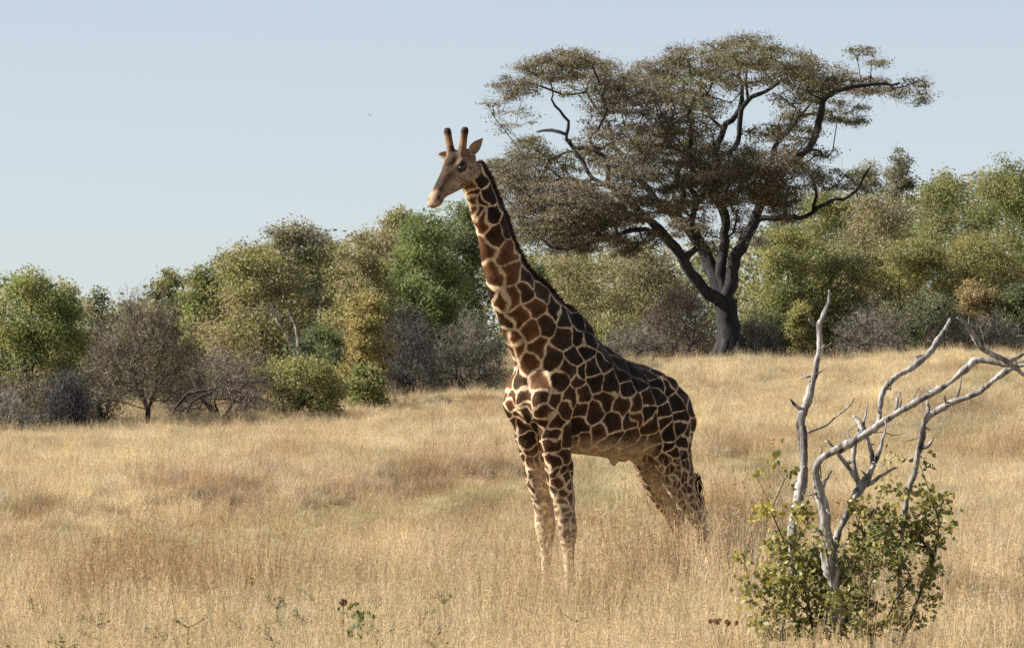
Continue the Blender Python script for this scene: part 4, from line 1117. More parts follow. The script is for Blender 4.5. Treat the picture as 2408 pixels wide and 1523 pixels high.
# ------------------------------------------------------------------ the line of bushes and small trees behind the field
TG = 'bushes and small trees along the edge of the field'
TREES = [
    # name, label, u, top, half width, depth, kind, second, density, lift
    ('leafy_tree', 'full yellow-green leafy tree beside the thin grey-green sapling', 75, 630, 118, 122, 'green', 'yellow', 1.0, .06),
    ('leafy_tree', 'rounded dark green tree on the far side of the full yellow-green tree from the sapling', -120, 640, 110, 123, 'green', 'dark', .9, .06),
    ('leafy_tree', 'thin grey-green sapling with sky showing through, beside the full yellow-green tree', 228, 678, 48, 134, 'dark', 'grey', .5, .3),
    ('leafy_tree', 'low dark bush seen in the gap between the sapling and the grey-brown thorn tree', 300, 714, 50, 146, 'dark', 'olive', .8, .1),
    ('leafy_tree', 'dark olive tree whose top stands behind the grey-brown thorn tree', 392, 632, 55, 142, 'olive', 'dark', .9, .1),
    ('leafy_tree', 'olive-green tree forming the left shoulder of the tall grey-topped tree', 480, 624, 70, 140, 'olive', 'green', .95, .08),
    ('leafy_tree', 'wide olive tree carrying the pale dead branches in its lower crown', 600, 575, 140, 138, 'olive', 'tan', 1.0, .05),
    ('leafy_tree', 'tall grey-topped tree with twiggy uneven crown left of the giraffe', 690, 515, 92, 141, 'grey', 'olive', .85, .15),
    ('leafy_tree', 'brownish olive tree between the tall grey-topped tree and the bright green tree', 835, 548, 105, 144, 'tan', 'olive', .95, .05),
    ('leafy_tree', 'tan-leaved tree rising behind the bright green tree below the giraffe\'s muzzle', 940, 478, 70, 152, 'tan', 'olive', .85, .1),
    ('leafy_tree', 'bright green dense tree left of the giraffe\'s neck', 1005, 500, 92, 141, 'fresh', 'green', 1.1, .15),
    ('leafy_tree', 'dark green tree directly behind the giraffe\'s throat', 1090, 470, 85, 150, 'dark', 'green', 1.0, .08),
    ('leafy_tree', 'grey-olive tree filling in just right of the tall grey-topped tree', 765, 548, 80, 147, 'olive', 'grey', .9, .05),
    ('leafy_tree', 'olive tree behind the wide olive tree, left of the tall grey-topped tree', 560, 588, 95, 146, 'olive', 'tan', .9, .05),
    ('leafy_tree', 'dull olive tree behind the brownish olive tree, close to the tan-leaved tree', 890, 535, 80, 150, 'olive', 'tan', .9, .05),
    ('leafy_tree', 'yellow-green tree half hidden between the full yellow-green tree and the sapling', 150, 655, 60, 128, 'olive', 'green', .9, .05),
    ('bush', 'upright yellow-brown bush standing in front of the brownish olive tree', 862, 690, 62, 131, 'amber', 'yellow', 1.0, .04),
    ('bush', 'low green-olive bush at the field edge right of the fallen dark branch', 690, 848, 118, 125, 'yellow', 'olive', 1.0, .02),
    ('bush', 'small fresh green bush at the foot of the yellow-brown bush', 862, 862, 45, 129, 'green', 'olive', .9, .02),
    ('bush', 'dark green undergrowth below the pale dead branches', 750, 770, 80, 134, 'dark', 'green', .9, .02),
    ('bush', 'dark green bush peeping out behind the nape of the giraffe', 1262, 625, 42, 160, 'dark', 'dark', 1.0, .02),
    ('leafy_tree', 'pale olive tree seen between the giraffe\'s neck and the trunk of the big tree', 1345, 590, 130, 168, 'tan', 'olive', .95, .03),
    ('leafy_tree', 'greyish tan tree under the left boughs of the big tree', 1500, 575, 120, 171, 'tan', 'grey', .9, .05),
    ('bush', 'straw-olive bush showing above the slope of the giraffe\'s back', 1425, 740, 90, 162, 'olive', 'tan', .8, .02),
    ('leafy_tree', 'bright yellow-green tree right beside the big tree\'s trunk', 1835, 520, 95, 164, 'yellow', 'green', 1.05, .03),
    ('leafy_tree', 'olive tree behind the long right bough of the big tree', 1950, 440, 105, 174, 'olive', 'green', .9, .05),
    ('leafy_tree', 'loose grey-green tree with sky gaps left of the slender tall tree', 2035, 378, 62, 178, 'grey', 'olive', .6, .3),
    ('leafy_tree', 'slender tall grey-green tree sticking out above the right tree line', 2118, 350, 46, 182, 'grey', 'dark', .85, .3),
    ('leafy_tree', 'brownish tree with pale twigs below the slender tall tree', 2060, 465, 110, 170, 'tan', 'grey', .95, .05),
    ('leafy_tree', 'broad olive-green tree on the right, its crown top nearly level', 2235, 405, 115, 176, 'olive', 'green', 1.0, .05),
    ('leafy_tree', 'tall mid-green tree standing right of the broad olive-green tree', 2365, 378, 110, 174, 'green', 'olive', 1.0, .05),
    ('leafy_tree', 'dark green tree continuing the tree line beyond the tall mid-green tree', 2530, 370, 130, 175, 'green', 'dark', .9, .05),
    ('leafy_tree', 'yellow-olive tree with rounded lit crown behind the upright dead stem', 2150, 555, 100, 166, 'yellow', 'olive', .95, .05),
    ('leafy_tree', 'shaded olive tree directly behind the top of the upright dead stem', 1975, 575, 105, 165, 'olive', 'dark', 1.0, .05),
    ('leafy_tree', 'olive tree mottled with brown leaves behind the forked dead branches', 2310, 545, 105, 167, 'olive', 'amber', .95, .05),
    ('bush', 'rust-tinged bush above the tip of the curved pale dead branch', 2295, 660, 62, 163, 'rust', 'amber', .9, .05),
    ('bush', 'yellowish small bush left of the upright dead stem', 1885, 715, 42, 161, 'yellow', 'amber', .9, .02),
    ('bush', 'dark green low bush right of the rust-tinged bush', 2392, 670, 75, 163, 'dark', 'olive', .95, .02),
    ('bush', 'dark olive low bush behind the curved pale dead branch', 2190, 700, 95, 162, 'dark', 'grey', .95, .02),
    ('bush', 'shadowy green bush hugging the right foot of the big tree', 1805, 735, 60, 160, 'dark', 'olive', .95, .02),
]
for i, (nm, lb, u, vt, hw, y, k, k2, dn, lf) in enumerate(TREES):
    leafy_tree(nm, lb, 'bush' if nm == 'bush' else 'tree', u, vt, hw, y, k, second=k2, dens=dn, group=TG, seed=i, lift=lf, spiky=0.5 if nm == 'bush' else 1.0)
TB = [
    ('thorn_tree', 'grey-brown leafless thorn tree with a dark forked trunk and domed twiggy crown', 345, 700, 122, 120, 'brown', 1.25, .22, True, 'tan', .25),
    ('thorn_bush', 'low pinkish-brown leafless bush, dome shaped, behind the fallen dark branch', 520, 815, 140, 124, 'pink', 1.2, .05, False, None, 0),
    ('thorn_bush', 'brown twiggy thicket at the foot of the yellow-green tree', 75, 880, 150, 119, 'brown', 1.1, .02, False, 'grey', .12),
    ('thorn_bush', 'small dark grey thorn bush tangled at the foot of the thin sapling', 165, 885, 48, 117.5, 'dark', 1.3, .02, False, None, 0),
    ('thorn_bush', 'pale grey low scrub at the left end of the field edge', -10, 930, 100, 116, 'grey', 1.0, .02, False, None, 0),
    ('thorn_bush', 'dark purplish-grey leafless bush right of the upright yellow-brown bush', 965, 735, 72, 135, 'dark', 1.5, .05, False, 'grey', .08),
    ('thorn_bush', 'grey-green thin-leaved bush left of the giraffe\'s lower neck', 1100, 745, 98, 136, 'grey', 1.0, .05, False, 'grey', .45),
    ('thorn_bush', 'grey-pink twiggy bush leaning against the left of the big tree\'s trunk', 1600, 670, 100, 159, 'pink', 1.4, .05, False, 'tan', .12),
    ('thorn_bush', 'grey scrub above the giraffe\'s rump', 1480, 765, 80, 157.5, 'grey', 1.0, .03, False, 'tan', .15),
    ('thorn_bush', 'silvery grey leafless bush between the upright dead stem and the curved dead branch', 2050, 715, 92, 160, 'grey', 1.2, .02, False, None, 0),
    ('thorn_bush', 'grey tangle of twigs beside the right foot of the big tree', 1785, 745, 55, 158.5, 'grey', .9, .02, False, 'dark', .1),
    ('thorn_bush', 'low grey twig thicket under the dark green bush at the right field edge', 2330, 735, 85, 160, 'grey', .9, .02, False, 'grey', .1),
    ('thorn_bush', 'brownish twig bush spilling on to the field below the broad olive-green tree', 2230, 745, 60, 159.5, 'brown', .9, .02, False, None, 0),
    ('thorn_bush', 'thin brown twigs between the thorn tree and the sapling', 240, 760, 50, 124, 'brown', .9, .05, False, 'grey', .25),
]
for i, (nm, lb, u, vt, hw, y, k, dn, lf, tr, lk, ln) in enumerate(TB):
    twig_bush(nm, lb, 'tree' if tr else 'bush', u, vt, hw, y, k, dens=dn, group=TG, seed=i, lift=lf, trunk=tr, leaf_kind=lk, leaf_n=ln)
# the wood goes on behind: one mass nobody could count
def far_wood():
    rg = np.random.default_rng(77)
    mb = MB()
    tops = ((-400, 680), (-100, 690), (100, 700), (230, 735), (300, 745), (400, 700), (480, 668), (620, 610), (800, 590), (950, 540), (1100, 520), (1250, 600), (1400, 620), (1550, 610), (1750, 590), (1900, 500), (2100, 460), (2300, 440), (2500, 420), (2800, 420))
    tu, tv = np.array(tops).T
    for k in range(5200):
        u = rg.uniform(-350, 2750); Y = rg.uniform(184, 204)
        vt = np.interp(u, tu, tv) - 22 + rg.uniform(0, 30)
        p = at(u, vt, Y); z0 = float(ground(p[0], Y))
        hh = max(0.6, p[2] - z0)
        c = np.array((p[0], Y, z0 + hh * rg.uniform(0.0, 1.0) ** 0.85))
        n = 20
        cc = c + rg.normal(size=(n, 3)) * np.array((0.38, 0.38, 0.26))
        kd = GREENS[('olive', 'dark', 'grey', 'green', 'tan')[int(rg.integers(0, 5))]]
        col = muted(kd[0]) * rg.uniform(.6, 1.3, (n, 1))
        leaves(mb, cc, 0.19, col, rg)
    o = mb.build('far_wood', M_LEAF)
    tag(o, 'mass of far bush foliage closing the gaps behind the tree line', 'woodland', kind='stuff')
far_wood()
# ------------------------------------------------------------------ near dead tree and its leafy shrubs
DC = lambda cx, cy: (1673.8 + cx * .5682, 657.6 + cy * .5682)
DY = 39.5
DPX = DY / FPX * .5682

def dead_tree():
    rg = np.random.default_rng(31)
    b = at(*DC(520, 1330), DY); base = np.array((b[0], DY, float(ground(b[0], DY))))
    root = empty('dead_tree', base, 'bare weathered grey dead tree with long slanting branches rising out of the green shrubs', 'tree')
    def br(name, pts, d0, d1, knots=True, tilt=0.0):
        n = len(pts)
        P = [at(*DC(x, y), DY + d0 + (d1 - d0) * i / (n - 1)) for i, (x, y, w) in enumerate(pts)]
        r = [w * DPX * 0.40 for _, _, w in pts]
        pp, rr = resample(P, r, 0.035)
        m = len(pp)
        pp = pp + np.stack([np.convolve(rg.normal(size=m + 8), np.ones(9) / 9, 'valid') for _ in range(3)], 1) * 0.016
        rr = rr * (1 + 0.13 * np.convolve(rg.normal(size=m + 4), np.ones(5) / 2.2, 'valid'))
        mb = MB()
        tube(mb, pp, np.maximum(rr, 0.003), 12, (1, 1, 1), 0.17, rg=rg)
        if knots and m > 12:
            for k in range(max(2, m // 9)):                     # broken twig stubs
                j = int(rg.integers(3, m - 2)); d = unit(rg.normal(size=3) + np.array((0, -.2, .5)))
                L = rg.uniform(0.03, 0.11)
                tube(mb, [pp[j], pp[j] + d * (rr[j] + L * .5), pp[j] + d * (rr[j] + L)], (0.012, 0.008, 0.003), 5)
            for k in range(max(1, m // 22)):                    # thin crooked twigs
                j = int(rg.integers(m // 4, max(m // 4 + 1, int(m * 0.75)))); d = unit(rg.normal(size=3) + np.array((0.5, -.1, .4)))
                q = [pp[j]]
                for w_ in range(4):
                    d = unit(d + rg.normal(size=3) * 0.45); q.append(q[-1] + d * rg.uniform(0.05, 0.11))
                tube(mb, q, (0.008, 0.006, 0.005, 0.004, 0.002), 5, (0.6, 0.58, 0.56))
        return mb.build(name, M_DEADWOOD, root, origin=base)
    br('trunk', ((530, 1420, 84), (515, 1310, 76), (490, 1150, 66), (470, 1000, 58), (452, 900, 46), (436, 820, 42), (440, 762, 40), (485, 724, 40), (560, 690, 39), (640, 640, 39), (700, 590, 38), (780, 540, 36), (880, 485, 34), (980, 430, 32), (1050, 372, 32), (1100, 337, 30), (1160, 340, 25), (1230, 352, 23), (1310, 352, 18)), 0, -0.5)
    br('stem', ((330, 1420, 60), (330, 1250, 54), (336, 1040, 48), (355, 930, 50), (375, 820, 46), (380, 690, 46), (372, 585, 54), (388, 530, 48), (410, 440, 34), (435, 340, 30), (448, 250, 30), (440, 190, 34), (455, 150, 25), (475, 90, 20), (482, 42, 9)), 0.15, 0.35)
    br('stub', ((378, 540, 30), (346, 520, 20), (320, 485, 8)), 0.3, 0.2, False)
    br('stub', ((442, 190, 22), (415, 178, 18), (398, 160, 8)), 0.35, 0.3, False)
    br('twig', ((395, 634, 14), (460, 610, 12), (520, 565, 11), (570, 520, 9), (594, 488, 4)), 0.3, 0.1, False)
    br('stub', ((455, 905, 30), (462, 850, 22), (478, 815, 18), (496, 788, 8)), 0.0, -0.15, False)
    br('branch', ((688, 606, 26), (696, 540, 22), (710, 470, 24), (760, 405, 27), (830, 360, 29), (900, 300, 28), (950, 230, 26), (990, 158, 15)), -0.22, 0.3)
    br('stub', ((766, 545, 20), (768, 490, 15)), -0.25, -0.28, False)
    br('branch', ((500, 1120, 44), (545, 1000, 40), (582, 930, 44), (622, 860, 50), (655, 800, 30), (690, 720, 25), (702, 655, 16), (722, 588, 5)), 0.05, 0.45)
    br('branch', ((622, 862, 34), (582, 800, 26), (540, 740, 21), (505, 695, 12), (482, 662, 4)), 0.25, -0.05)
    br('branch', ((612, 866, 34), (592, 780, 30), (590, 700, 33), (602, 650, 28), (628, 618, 27), (606, 580, 24), (588, 562, 12)), 0.25, 0.5)
    br('branch', ((640, 850, 28), (662, 760, 26), (656, 700, 20), (642, 640, 16), (632, 590, 14), (642, 508, 6)), 0.3, 0.55)
    br('twig', ((640, 848, 22), (690, 820, 18), (740, 790, 13), (772, 778, 6)), 0.3, 0.2)
    br('stem', ((770, 1420, 40), (778, 1250, 30), (790, 1000, 27), (810, 870, 27), (840, 800, 27), (855, 720, 30), (866, 650, 37), (866, 602, 40), (900, 560, 37), (960, 530, 37), (1010, 500, 31), (1090, 470, 25), (1160, 420, 26), (1230, 370, 28), (1300, 340, 28), (1420, 285, 26), (1560, 230, 18)), 0.1, -0.2)
    br('stub', ((866, 692, 26), (900, 680, 22), (916, 652, 8)), 0.0, -0.1, False)
    br('stub', ((902, 556, 24), (890, 500, 10)), 0.0, 0.1, False)
    br('twig', ((1002, 508, 15), (1025, 450, 12), (1033, 398, 5)), -0.03, -0.1, False)
    br('branch', ((1290, 395, 24), (1220, 340, 28), (1160, 310, 27), (1110, 270, 25), (1062, 200, 20), (1012, 158, 7)), -0.46, -0.75)
    br('branch', ((1200, 345, 24), (1250, 325, 20), (1300, 298, 18), (1370, 255, 12), (1430, 230, 6)), -0.46, -0.3)
    for ch in root.children: ch.location = (0, 0, 0)

def near_shrub(label, blobs_px, stem_px, kind, seed, leafsz=0.058):
    rg = np.random.default_rng(seed)
    b = at(*DC(*stem_px), DY); base = np.array((b[0], DY - 0.05, float(ground(b[0], DY))))
    root = empty('leafy_shrub', base, label, 'shrub', 'leafy shrubs round the dead tree')
    blobs = []
    for cx, cy, rx, ry, dn, tone in blobs_px:
        c = at(*DC(cx, cy), DY + rg.uniform(-0.60, 0.25))
        blobs.append((c, (rx * DPX, max(0.12, rx * DPX), ry * DPX), dn * rx * ry / 4700.0))
    tips, who = crown_points(blobs, 20, rg, 0.3)
    st, pa = [base + np.array((0, 0, -.05))], [-1]
    for k in range(5):
        a = rg.random() * 6.28
        st.append(base + np.array((math.cos(a) * .08, math.sin(a) * .08, 0.03))); pa.append(0)
    P, pr = grow(st, pa, None, tips[rg.permutation(len(tips))[:240]], 0.55)
    tm = MB(); branch_mesh(tm, P, pr, tip=0.0028, power=2.1, sides=5, maxr=0.02, col=(1.3, 1.1, 0.95))
    tm.build('stems', M_BARK, root, origin=base).location = (0, 0, 0)
    per = 9; n = len(tips)
    cen = np.repeat(tips, per, 0) + rg.normal(size=(n * per, 3)) * 0.042
    tone = np.array([t[5] for t in blobs_px])[who]
    c0, c1, c2 = np.array((0.215, 0.205, 0.070)), np.array((0.42, 0.36, 0.09)), np.array((0.10, 0.118, 0.045))
    k = np.clip(np.repeat(tone + rg.normal(size=n) * 0.18, per) + rg.normal(size=n * per) * 0.12, 0, 1)[:, None]
    col = np.where(k < .5, c2 * (1 - 2 * k) + c0 * 2 * k, c0 * (2 - 2 * k) + c1 * (2 * k - 1))
    keep = cen[:, 2] > base[2] + 0.08
    cr = MB(); leaves(cr, cen[keep], leafsz, col[keep], rg, droop=0.5, aspect=0.62)
    cr.build('foliage', M_SHRUBLEAF, root, origin=base).location = (0, 0, 0)

dead_tree()
near_shrub('yellow-tinged green leafy shrub round the foot of the upright dead stem',
    ((210, 800, 52, 26, .5, .55), (325, 800, 34, 60, .3, .4), (250, 740, 14, 60, .12, .3), (200, 955, 58, 38, .8, .95), (355, 968, 66, 42, 1, .7), (300, 1085, 92, 50, 1, .55), (385, 1160, 125, 70, 1.1, .4), (460, 1180, 70, 60, .8, .35),
     (122, 1150, 42, 26, .7, .6), (205, 1250, 95, 58, .9, .45), (345, 1265, 115, 60, .9, .5), (310, 1350, 105, 48, .8, .45), (225, 1400, 72, 48, .8, .4), (195, 1480, 62, 42, .8, .4), (160, 1330, 40, 30, .4, .5), (420, 1330, 60, 50, .5, .4), (260, 1170, 60, 40, .5, .6), (480, 1250, 70, 60, .9, .4), (500, 1340, 70, 50, .8, .4), (440, 1090, 60, 50, .5, .5), (420, 1430, 90, 50, .9, .45), (540, 1410, 80, 55, .9, .4), (300, 1450, 90, 45, .8, .45)), (400, 1420), 'yellow', 61)
near_shrub('darker green leafy shrub under the slanting and right dead branches',
    ((600, 935, 70, 36, .6, .6), (765, 750, 46, 34, .35, .6), (880, 770, 38, 28, .6, .45), (750, 862, 52, 32, .7, .5), (852, 900, 72, 46, .8, .5), (935, 920, 50, 36, .8, .5), (650, 1050, 110, 66, 1, .4), (780, 1040, 112, 80, .9, .4), (900, 1000, 72, 58, .7, .4),
     (968, 1030, 40, 42, .6, .35), (920, 1120, 58, 50, .6, .4), (620, 1150, 82, 60, .9, .35), (765, 1150, 92, 62, .9, .35), (922, 1200, 52, 50, .8, .4), (645, 1250, 82, 42, .6, .4), (830, 1260, 80, 45, .5, .45), (700, 950, 60, 40, .6, .5), (780, 1350, 90, 50, .5, .5), (560, 1200, 50, 60, .9, .4), (570, 1300, 60, 50, .8, .45), (660, 1340, 70, 45, .8, .45), (640, 1430, 90, 50, .8, .45), (780, 1420, 90, 50, .6, .45), (880, 1330, 60, 50, .4, .45)), (680, 1420), 'green', 62)
# ------------------------------------------------------------------ grass: one mass of tufts over the field
def make_tuft(seed, nb, hmin, hmax, rad, seedheads):
    rg = np.random.default_rng(seed)
    mb = MB()
    straw = np.array((0.67, 0.585, 0.415))
    n = nb
    a = rg.random(n) * 6.283; r = rad * np.sqrt(rg.random(n))
    b = np.stack([np.cos(a) * r, np.sin(a) * r, np.full(n, -0.03)], 1)
    lean = rg.normal(size=(n, 2)) * 0.24 + np.stack([np.cos(a), np.sin(a)], 1) * 0.18
    h = rg.uniform(hmin, hmax, n) ** 1.0
    w = rg.uniform(0.0013, 0.0033, n)
    sa = rg.random(n) * 6.283; sd = np.stack([np.cos(sa), np.sin(sa), np.zeros(n)], 1)
    bend = rg.uniform(0.2, 0.9, n)
    rows = []
    for t, ww in ((0, 1.0), (0.4, 0.9), (0.75, 0.65), (1.0, 0.12)):
        p = b.copy()
        p[:, :2] += lean * (h * (t * 0.6 + bend * t * t))[:, None]
        p[:, 2] += h * (t - 0.22 * bend * t ** 3)
        rows += [p - sd * (w * ww)[:, None], p + sd * (w * ww)[:, None]]
    V = np.stack(rows, 1).reshape(-1, 3)
    i = np.arange(n) * 8
    q = np.concatenate([np.stack([i + k, i + k + 1, i + k + 3, i + k + 2], 1) for k in (0, 2, 4)])
    tone = rg.uniform(0.55, 1.25, n) * np.where(rg.random(n) < 0.10, 0.55, 1.0)
    hue = np.array((1, 1, 1)) + rg.normal(size=(n, 1)) * np.array((0.04, 0.0, -0.14))
    mb.add(V, q, None, np.repeat(np.clip(straw * tone[:, None] * hue, 0, 0.9), 8, 0))
    # seed heads: a spray of short bits at the top of thin stalks
    for k in range(seedheads):
        aa = rg.random() * 6.283; base = np.array((math.cos(aa), math.sin(aa), 0)) * rad * rg.random()
        ht = rg.uniform(0.85, 1.25) * hmax
        ln = rg.normal(size=2) * 0.16
        top = base + np.array((ln[0] * ht, ln[1] * ht, ht))
        s = unit(np.cross(top - base, rg.normal(size=3))) * 0.0014
        mb.add(np.stack([base - s, base + s, top + s * .6, top - s * .6]), [(0, 1, 2, 3)], None, straw * 0.8)
        m = 12
        t = rg.uniform(0.72, 1.02, m)[:, None]
        c = base + (top - base) * t
        d = unit(rg.normal(size=(m, 3)) + np.array((0, 0, 0.9)))
        L = rg.uniform(0.015, 0.04, (m, 1)); s = unit(np.cross(d, rg.normal(size=(m, 3)))) * 0.0017
        V = np.stack([c - s * .3, c + s * .3, c + d * L + s, c + d * L - s], 1).reshape(-1, 3)
        mb.add(V, np.arange(m * 4).reshape(m, 4), None, straw * np.array((0.95, 0.86, 0.78)) * rg.uniform(0.5, 1.25))
    o = mb.build('grass_tuft', M_GRASS, smooth_shade=False)
    COL.objects.unlink(o)
    return o

def field():
    rg = np.random.default_rng(99)
    tufts = bpy.data.collections.new('grass_tufts')
    for k in range(8):
        tufts.objects.link(make_tuft(500 + k, 100, 0.22, 0.52, 0.15, (5, 9, 2, 7, 4, 10, 3, 6)[k]))
    pts = []
    for y0, y1, dens, m in ((31, 60, 27, 1.0), (60, 90, 19, 1.0), (90, 128, 12, 1.0), (128, 188, 8, 1.0)):
        half = 0.125 * y1 + 2.0
        n = int((y1 - y0) * 2 * half * dens)
        x = rg.uniform(-1, 1, n) * half; y = rg.uniform(y0, y1, n)
        k = np.abs(x) < 0.125 * y + 1.5
        pts.append(np.stack([x[k], y[k]], 1))
    xy = np.concatenate(pts)
    x, y = xy.T
    c, h = grass_colour(x, y)
    # tint darkened from the foot of the tree line backwards
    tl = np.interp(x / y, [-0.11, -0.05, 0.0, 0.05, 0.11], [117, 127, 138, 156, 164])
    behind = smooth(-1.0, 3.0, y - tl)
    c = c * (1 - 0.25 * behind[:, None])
    clump = 0.5 + 0.5 * np.sin(x * 3.1 + np.sin(y * 2.3)) * np.sin(y * 2.7 + np.sin(x * 1.9))
    s = h * (0.72 + 0.42 * clump) * rg.uniform(0.6, 1.35, len(x)) * np.interp(y, [31, 60, 180], [1.12, 1.0, 1.0])
    tus = rg.random(len(x)) < 0.035                       # taller tussocks
    s = np.where(tus, np.maximum(s, 0.5) * 1.55, s)
    c = np.where(tus[:, None], c * np.array((0.86, 0.78, 0.70)), c)
    c = c * rg.uniform(0.78, 1.18, (len(x), 1)) * (1 + rg.normal(size=(len(x), 1)) * np.array((0.02, 0.0, -0.07)))
    z = ground(x, y)
    me = bpy.data.meshes.new('grass')
    me.vertices.add(len(x)); me.vertices.foreach_set('co', np.stack([x, y, z], 1).astype(np.float32).ravel())
    def attr(nm, ty, key, val):
        a = me.attributes.new(nm, ty, 'POINT'); a.data.foreach_set(key, val.ravel())
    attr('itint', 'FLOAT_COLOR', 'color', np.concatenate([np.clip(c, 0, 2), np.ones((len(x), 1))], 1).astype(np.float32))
    attr('iscale', 'FLOAT_VECTOR', 'vector', np.stack([0.9 + 0.3 * (s - 0.8), 0.9 + 0.3 * (s - 0.8), s], 1).astype(np.float32))
    attr('irot', 'FLOAT_VECTOR', 'vector', np.stack([rg.normal(size=len(x)) * .08, rg.normal(size=len(x)) * .08, rg.random(len(x)) * 6.283], 1).astype(np.float32))
    attr('iidx', 'INT', 'value', rg.integers(0, 8, len(x)).astype(np.int32))
    o = bpy.data.objects.new('grass', me); COL.objects.link(o)
    ng = bpy.data.node_groups.new('grass_field', 'GeometryNodeTree')
    ng.interface.new_socket('Geometry', in_out='INPUT', socket_type='NodeSocketGeometry')
    ng.interface.new_socket('Geometry', in_out='OUTPUT', socket_type='NodeSocketGeometry')
    gi = ng.nodes.new('NodeGroupInput'); go = ng.nodes.new('NodeGroupOutput')
    ci = ng.nodes.new('GeometryNodeCollectionInfo'); ci.inputs['Collection'].default_value = tufts
    ci.inputs['Separate Children'].default_value = True; ci.inputs['Reset Children'].default_value = True
    ip = ng.nodes.new('GeometryNodeInstanceOnPoints'); ip.inputs['Pick Instance'].default_value = True
    def na(nm, ty):
        n = ng.nodes.new('GeometryNodeInputNamedAttribute'); n.data_type = ty; n.inputs['Name'].default_value = nm
        return [s_ for s_ in n.outputs if s_.enabled and s_.name == 'Attribute'][0]
    L = ng.links.new
    L(gi.outputs[0], ip.inputs['Points']); L(ci.outputs[0], ip.inputs['Instance'])
    L(na('iidx', 'INT'), ip.inputs['Instance Index']); L(na('irot', 'FLOAT_VECTOR'), ip.inputs['Rotation']); L(na('iscale', 'FLOAT_VECTOR'), ip.inputs['Scale'])
    L(ip.outputs[0], go.inputs[0])
    md = o.modifiers.new('grass', 'NODES'); md.node_group = ng
    tag(o, 'tall dry straw-coloured grass covering the field', 'grass', kind='stuff')
field()
# ------------------------------------------------------------------ small things in the grass, dead wood in the tree line, a bird
def stalk_weed(name, label, cat, u, v, h, kind, seed, lean=0.0, group=None):
    """v is the row of the top of the plant; h its height in metres"""
    rg = np.random.default_rng(seed)
    d = ray(u, v); d = d / d[1]
    ys = np.linspace(30, 110, 4000)
    gap = CAM_Z + d[2] * ys - ground(d[0] * ys, ys) - h
    y = ys[int(np.argmax(gap < 0))]
    x = d[0] * y; base = np.array((x, y, float(ground(x, y))))
    if kind in ('sprig', 'twig') and group:                     # these barely clear the straw
        h *= 0.80
    root = empty(name, base, label, cat, group)
    dark = np.array((0.055, 0.050, 0.035))
    st = MB()
    n = 7
    p = np.stack([lean * h * np.linspace(0, 1, n) ** 1.5, rg.normal(size=n) * 0.01, np.linspace(-0.03, h, n)], 1) + base
    p[:, 0] += rg.normal(size=n) * 0.012
    tube(st, p, np.linspace(0.006, 0.003, n), 5, dark if kind != 'twig' else (0.09, 0.08, 0.07))
    top = p[-1]
    fol = MB()
    if kind == 'ball':
        blob(fol, top, (0.034, 0.034, 0.030), n=10)
        fol.c[-1][:] = (0.055, 0.022, 0.014)
        for k in range(40):
            q = unit(rg.normal(size=3))
            tube(fol, [top + q * 0.025, top + q * 0.05], (0.003, 0.001), 3, (0.05, 0.02, 0.013))
        nm = 'seed_head'
    elif kind == 'leafy':
        tips = p[rg.integers(2, n, 60)] + rg.normal(size=(60, 3)) * np.array((0.10, 0.10, 0.05))
        leaves(fol, np.repeat(tips, 4, 0) + rg.normal(size=(240, 3)) * 0.02, 0.060, np.array((0.060, 0.105, 0.022)) * rg.uniform(0.6, 1.5, (240, 1)), rg, droop=-0.3)
        for k in range(6):
            tube(st, [p[2 + k % 4], tips[k * 9]], (0.005, 0.003), 4, dark)
        nm = 'leaves'
    elif kind == 'sprig':
        for k in range(16):
            j = int(rg.integers(2, n)); q = p[j] + np.array((rg.normal() * .07, rg.normal() * .05, rg.uniform(.02, .10)))
            tube(st, [p[j], q], (0.004, 0.003), 4, dark)
            c = q + rg.normal(size=(9, 3)) * 0.018
            leaves(fol, c, 0.026, np.array((0.075, 0.095, 0.040)) * rg.uniform(0.5, 1.3, (9, 1)), rg)
        nm = 'leaves'
    elif kind == 'heads':
        for k in range(7):
            q = top + np.array((rg.normal() * .07, rg.normal() * .05, rg.normal() * .02))
            tube(st, [p[3], q], (0.004, 0.003), 4, dark)
            one = MB(); blob(one, q, (0.022, 0.020, 0.022), n=8); one.c[-1][:] = (0.085, 0.020, 0.014)
            one.build('seed_head', M_TWIG, root, origin=base).location = (0, 0, 0)
    else:
        for k in range(4):
            j = int(rg.integers(2, n - 1)); tube(st, [p[j], p[j] + np.array((rg.normal() * .10, rg.normal() * .05, rg.uniform(.03, .12)))], (0.006, 0.002), 4, (0.09, 0.08, 0.07))
    st.build('stem', M_TWIG, root, origin=base).location = (0, 0, 0)
    if fol.v: fol.build(nm, M_SHRUBLEAF if kind in ('leafy', 'sprig') else M_TWIG, root, origin=base).location = (0, 0, 0)

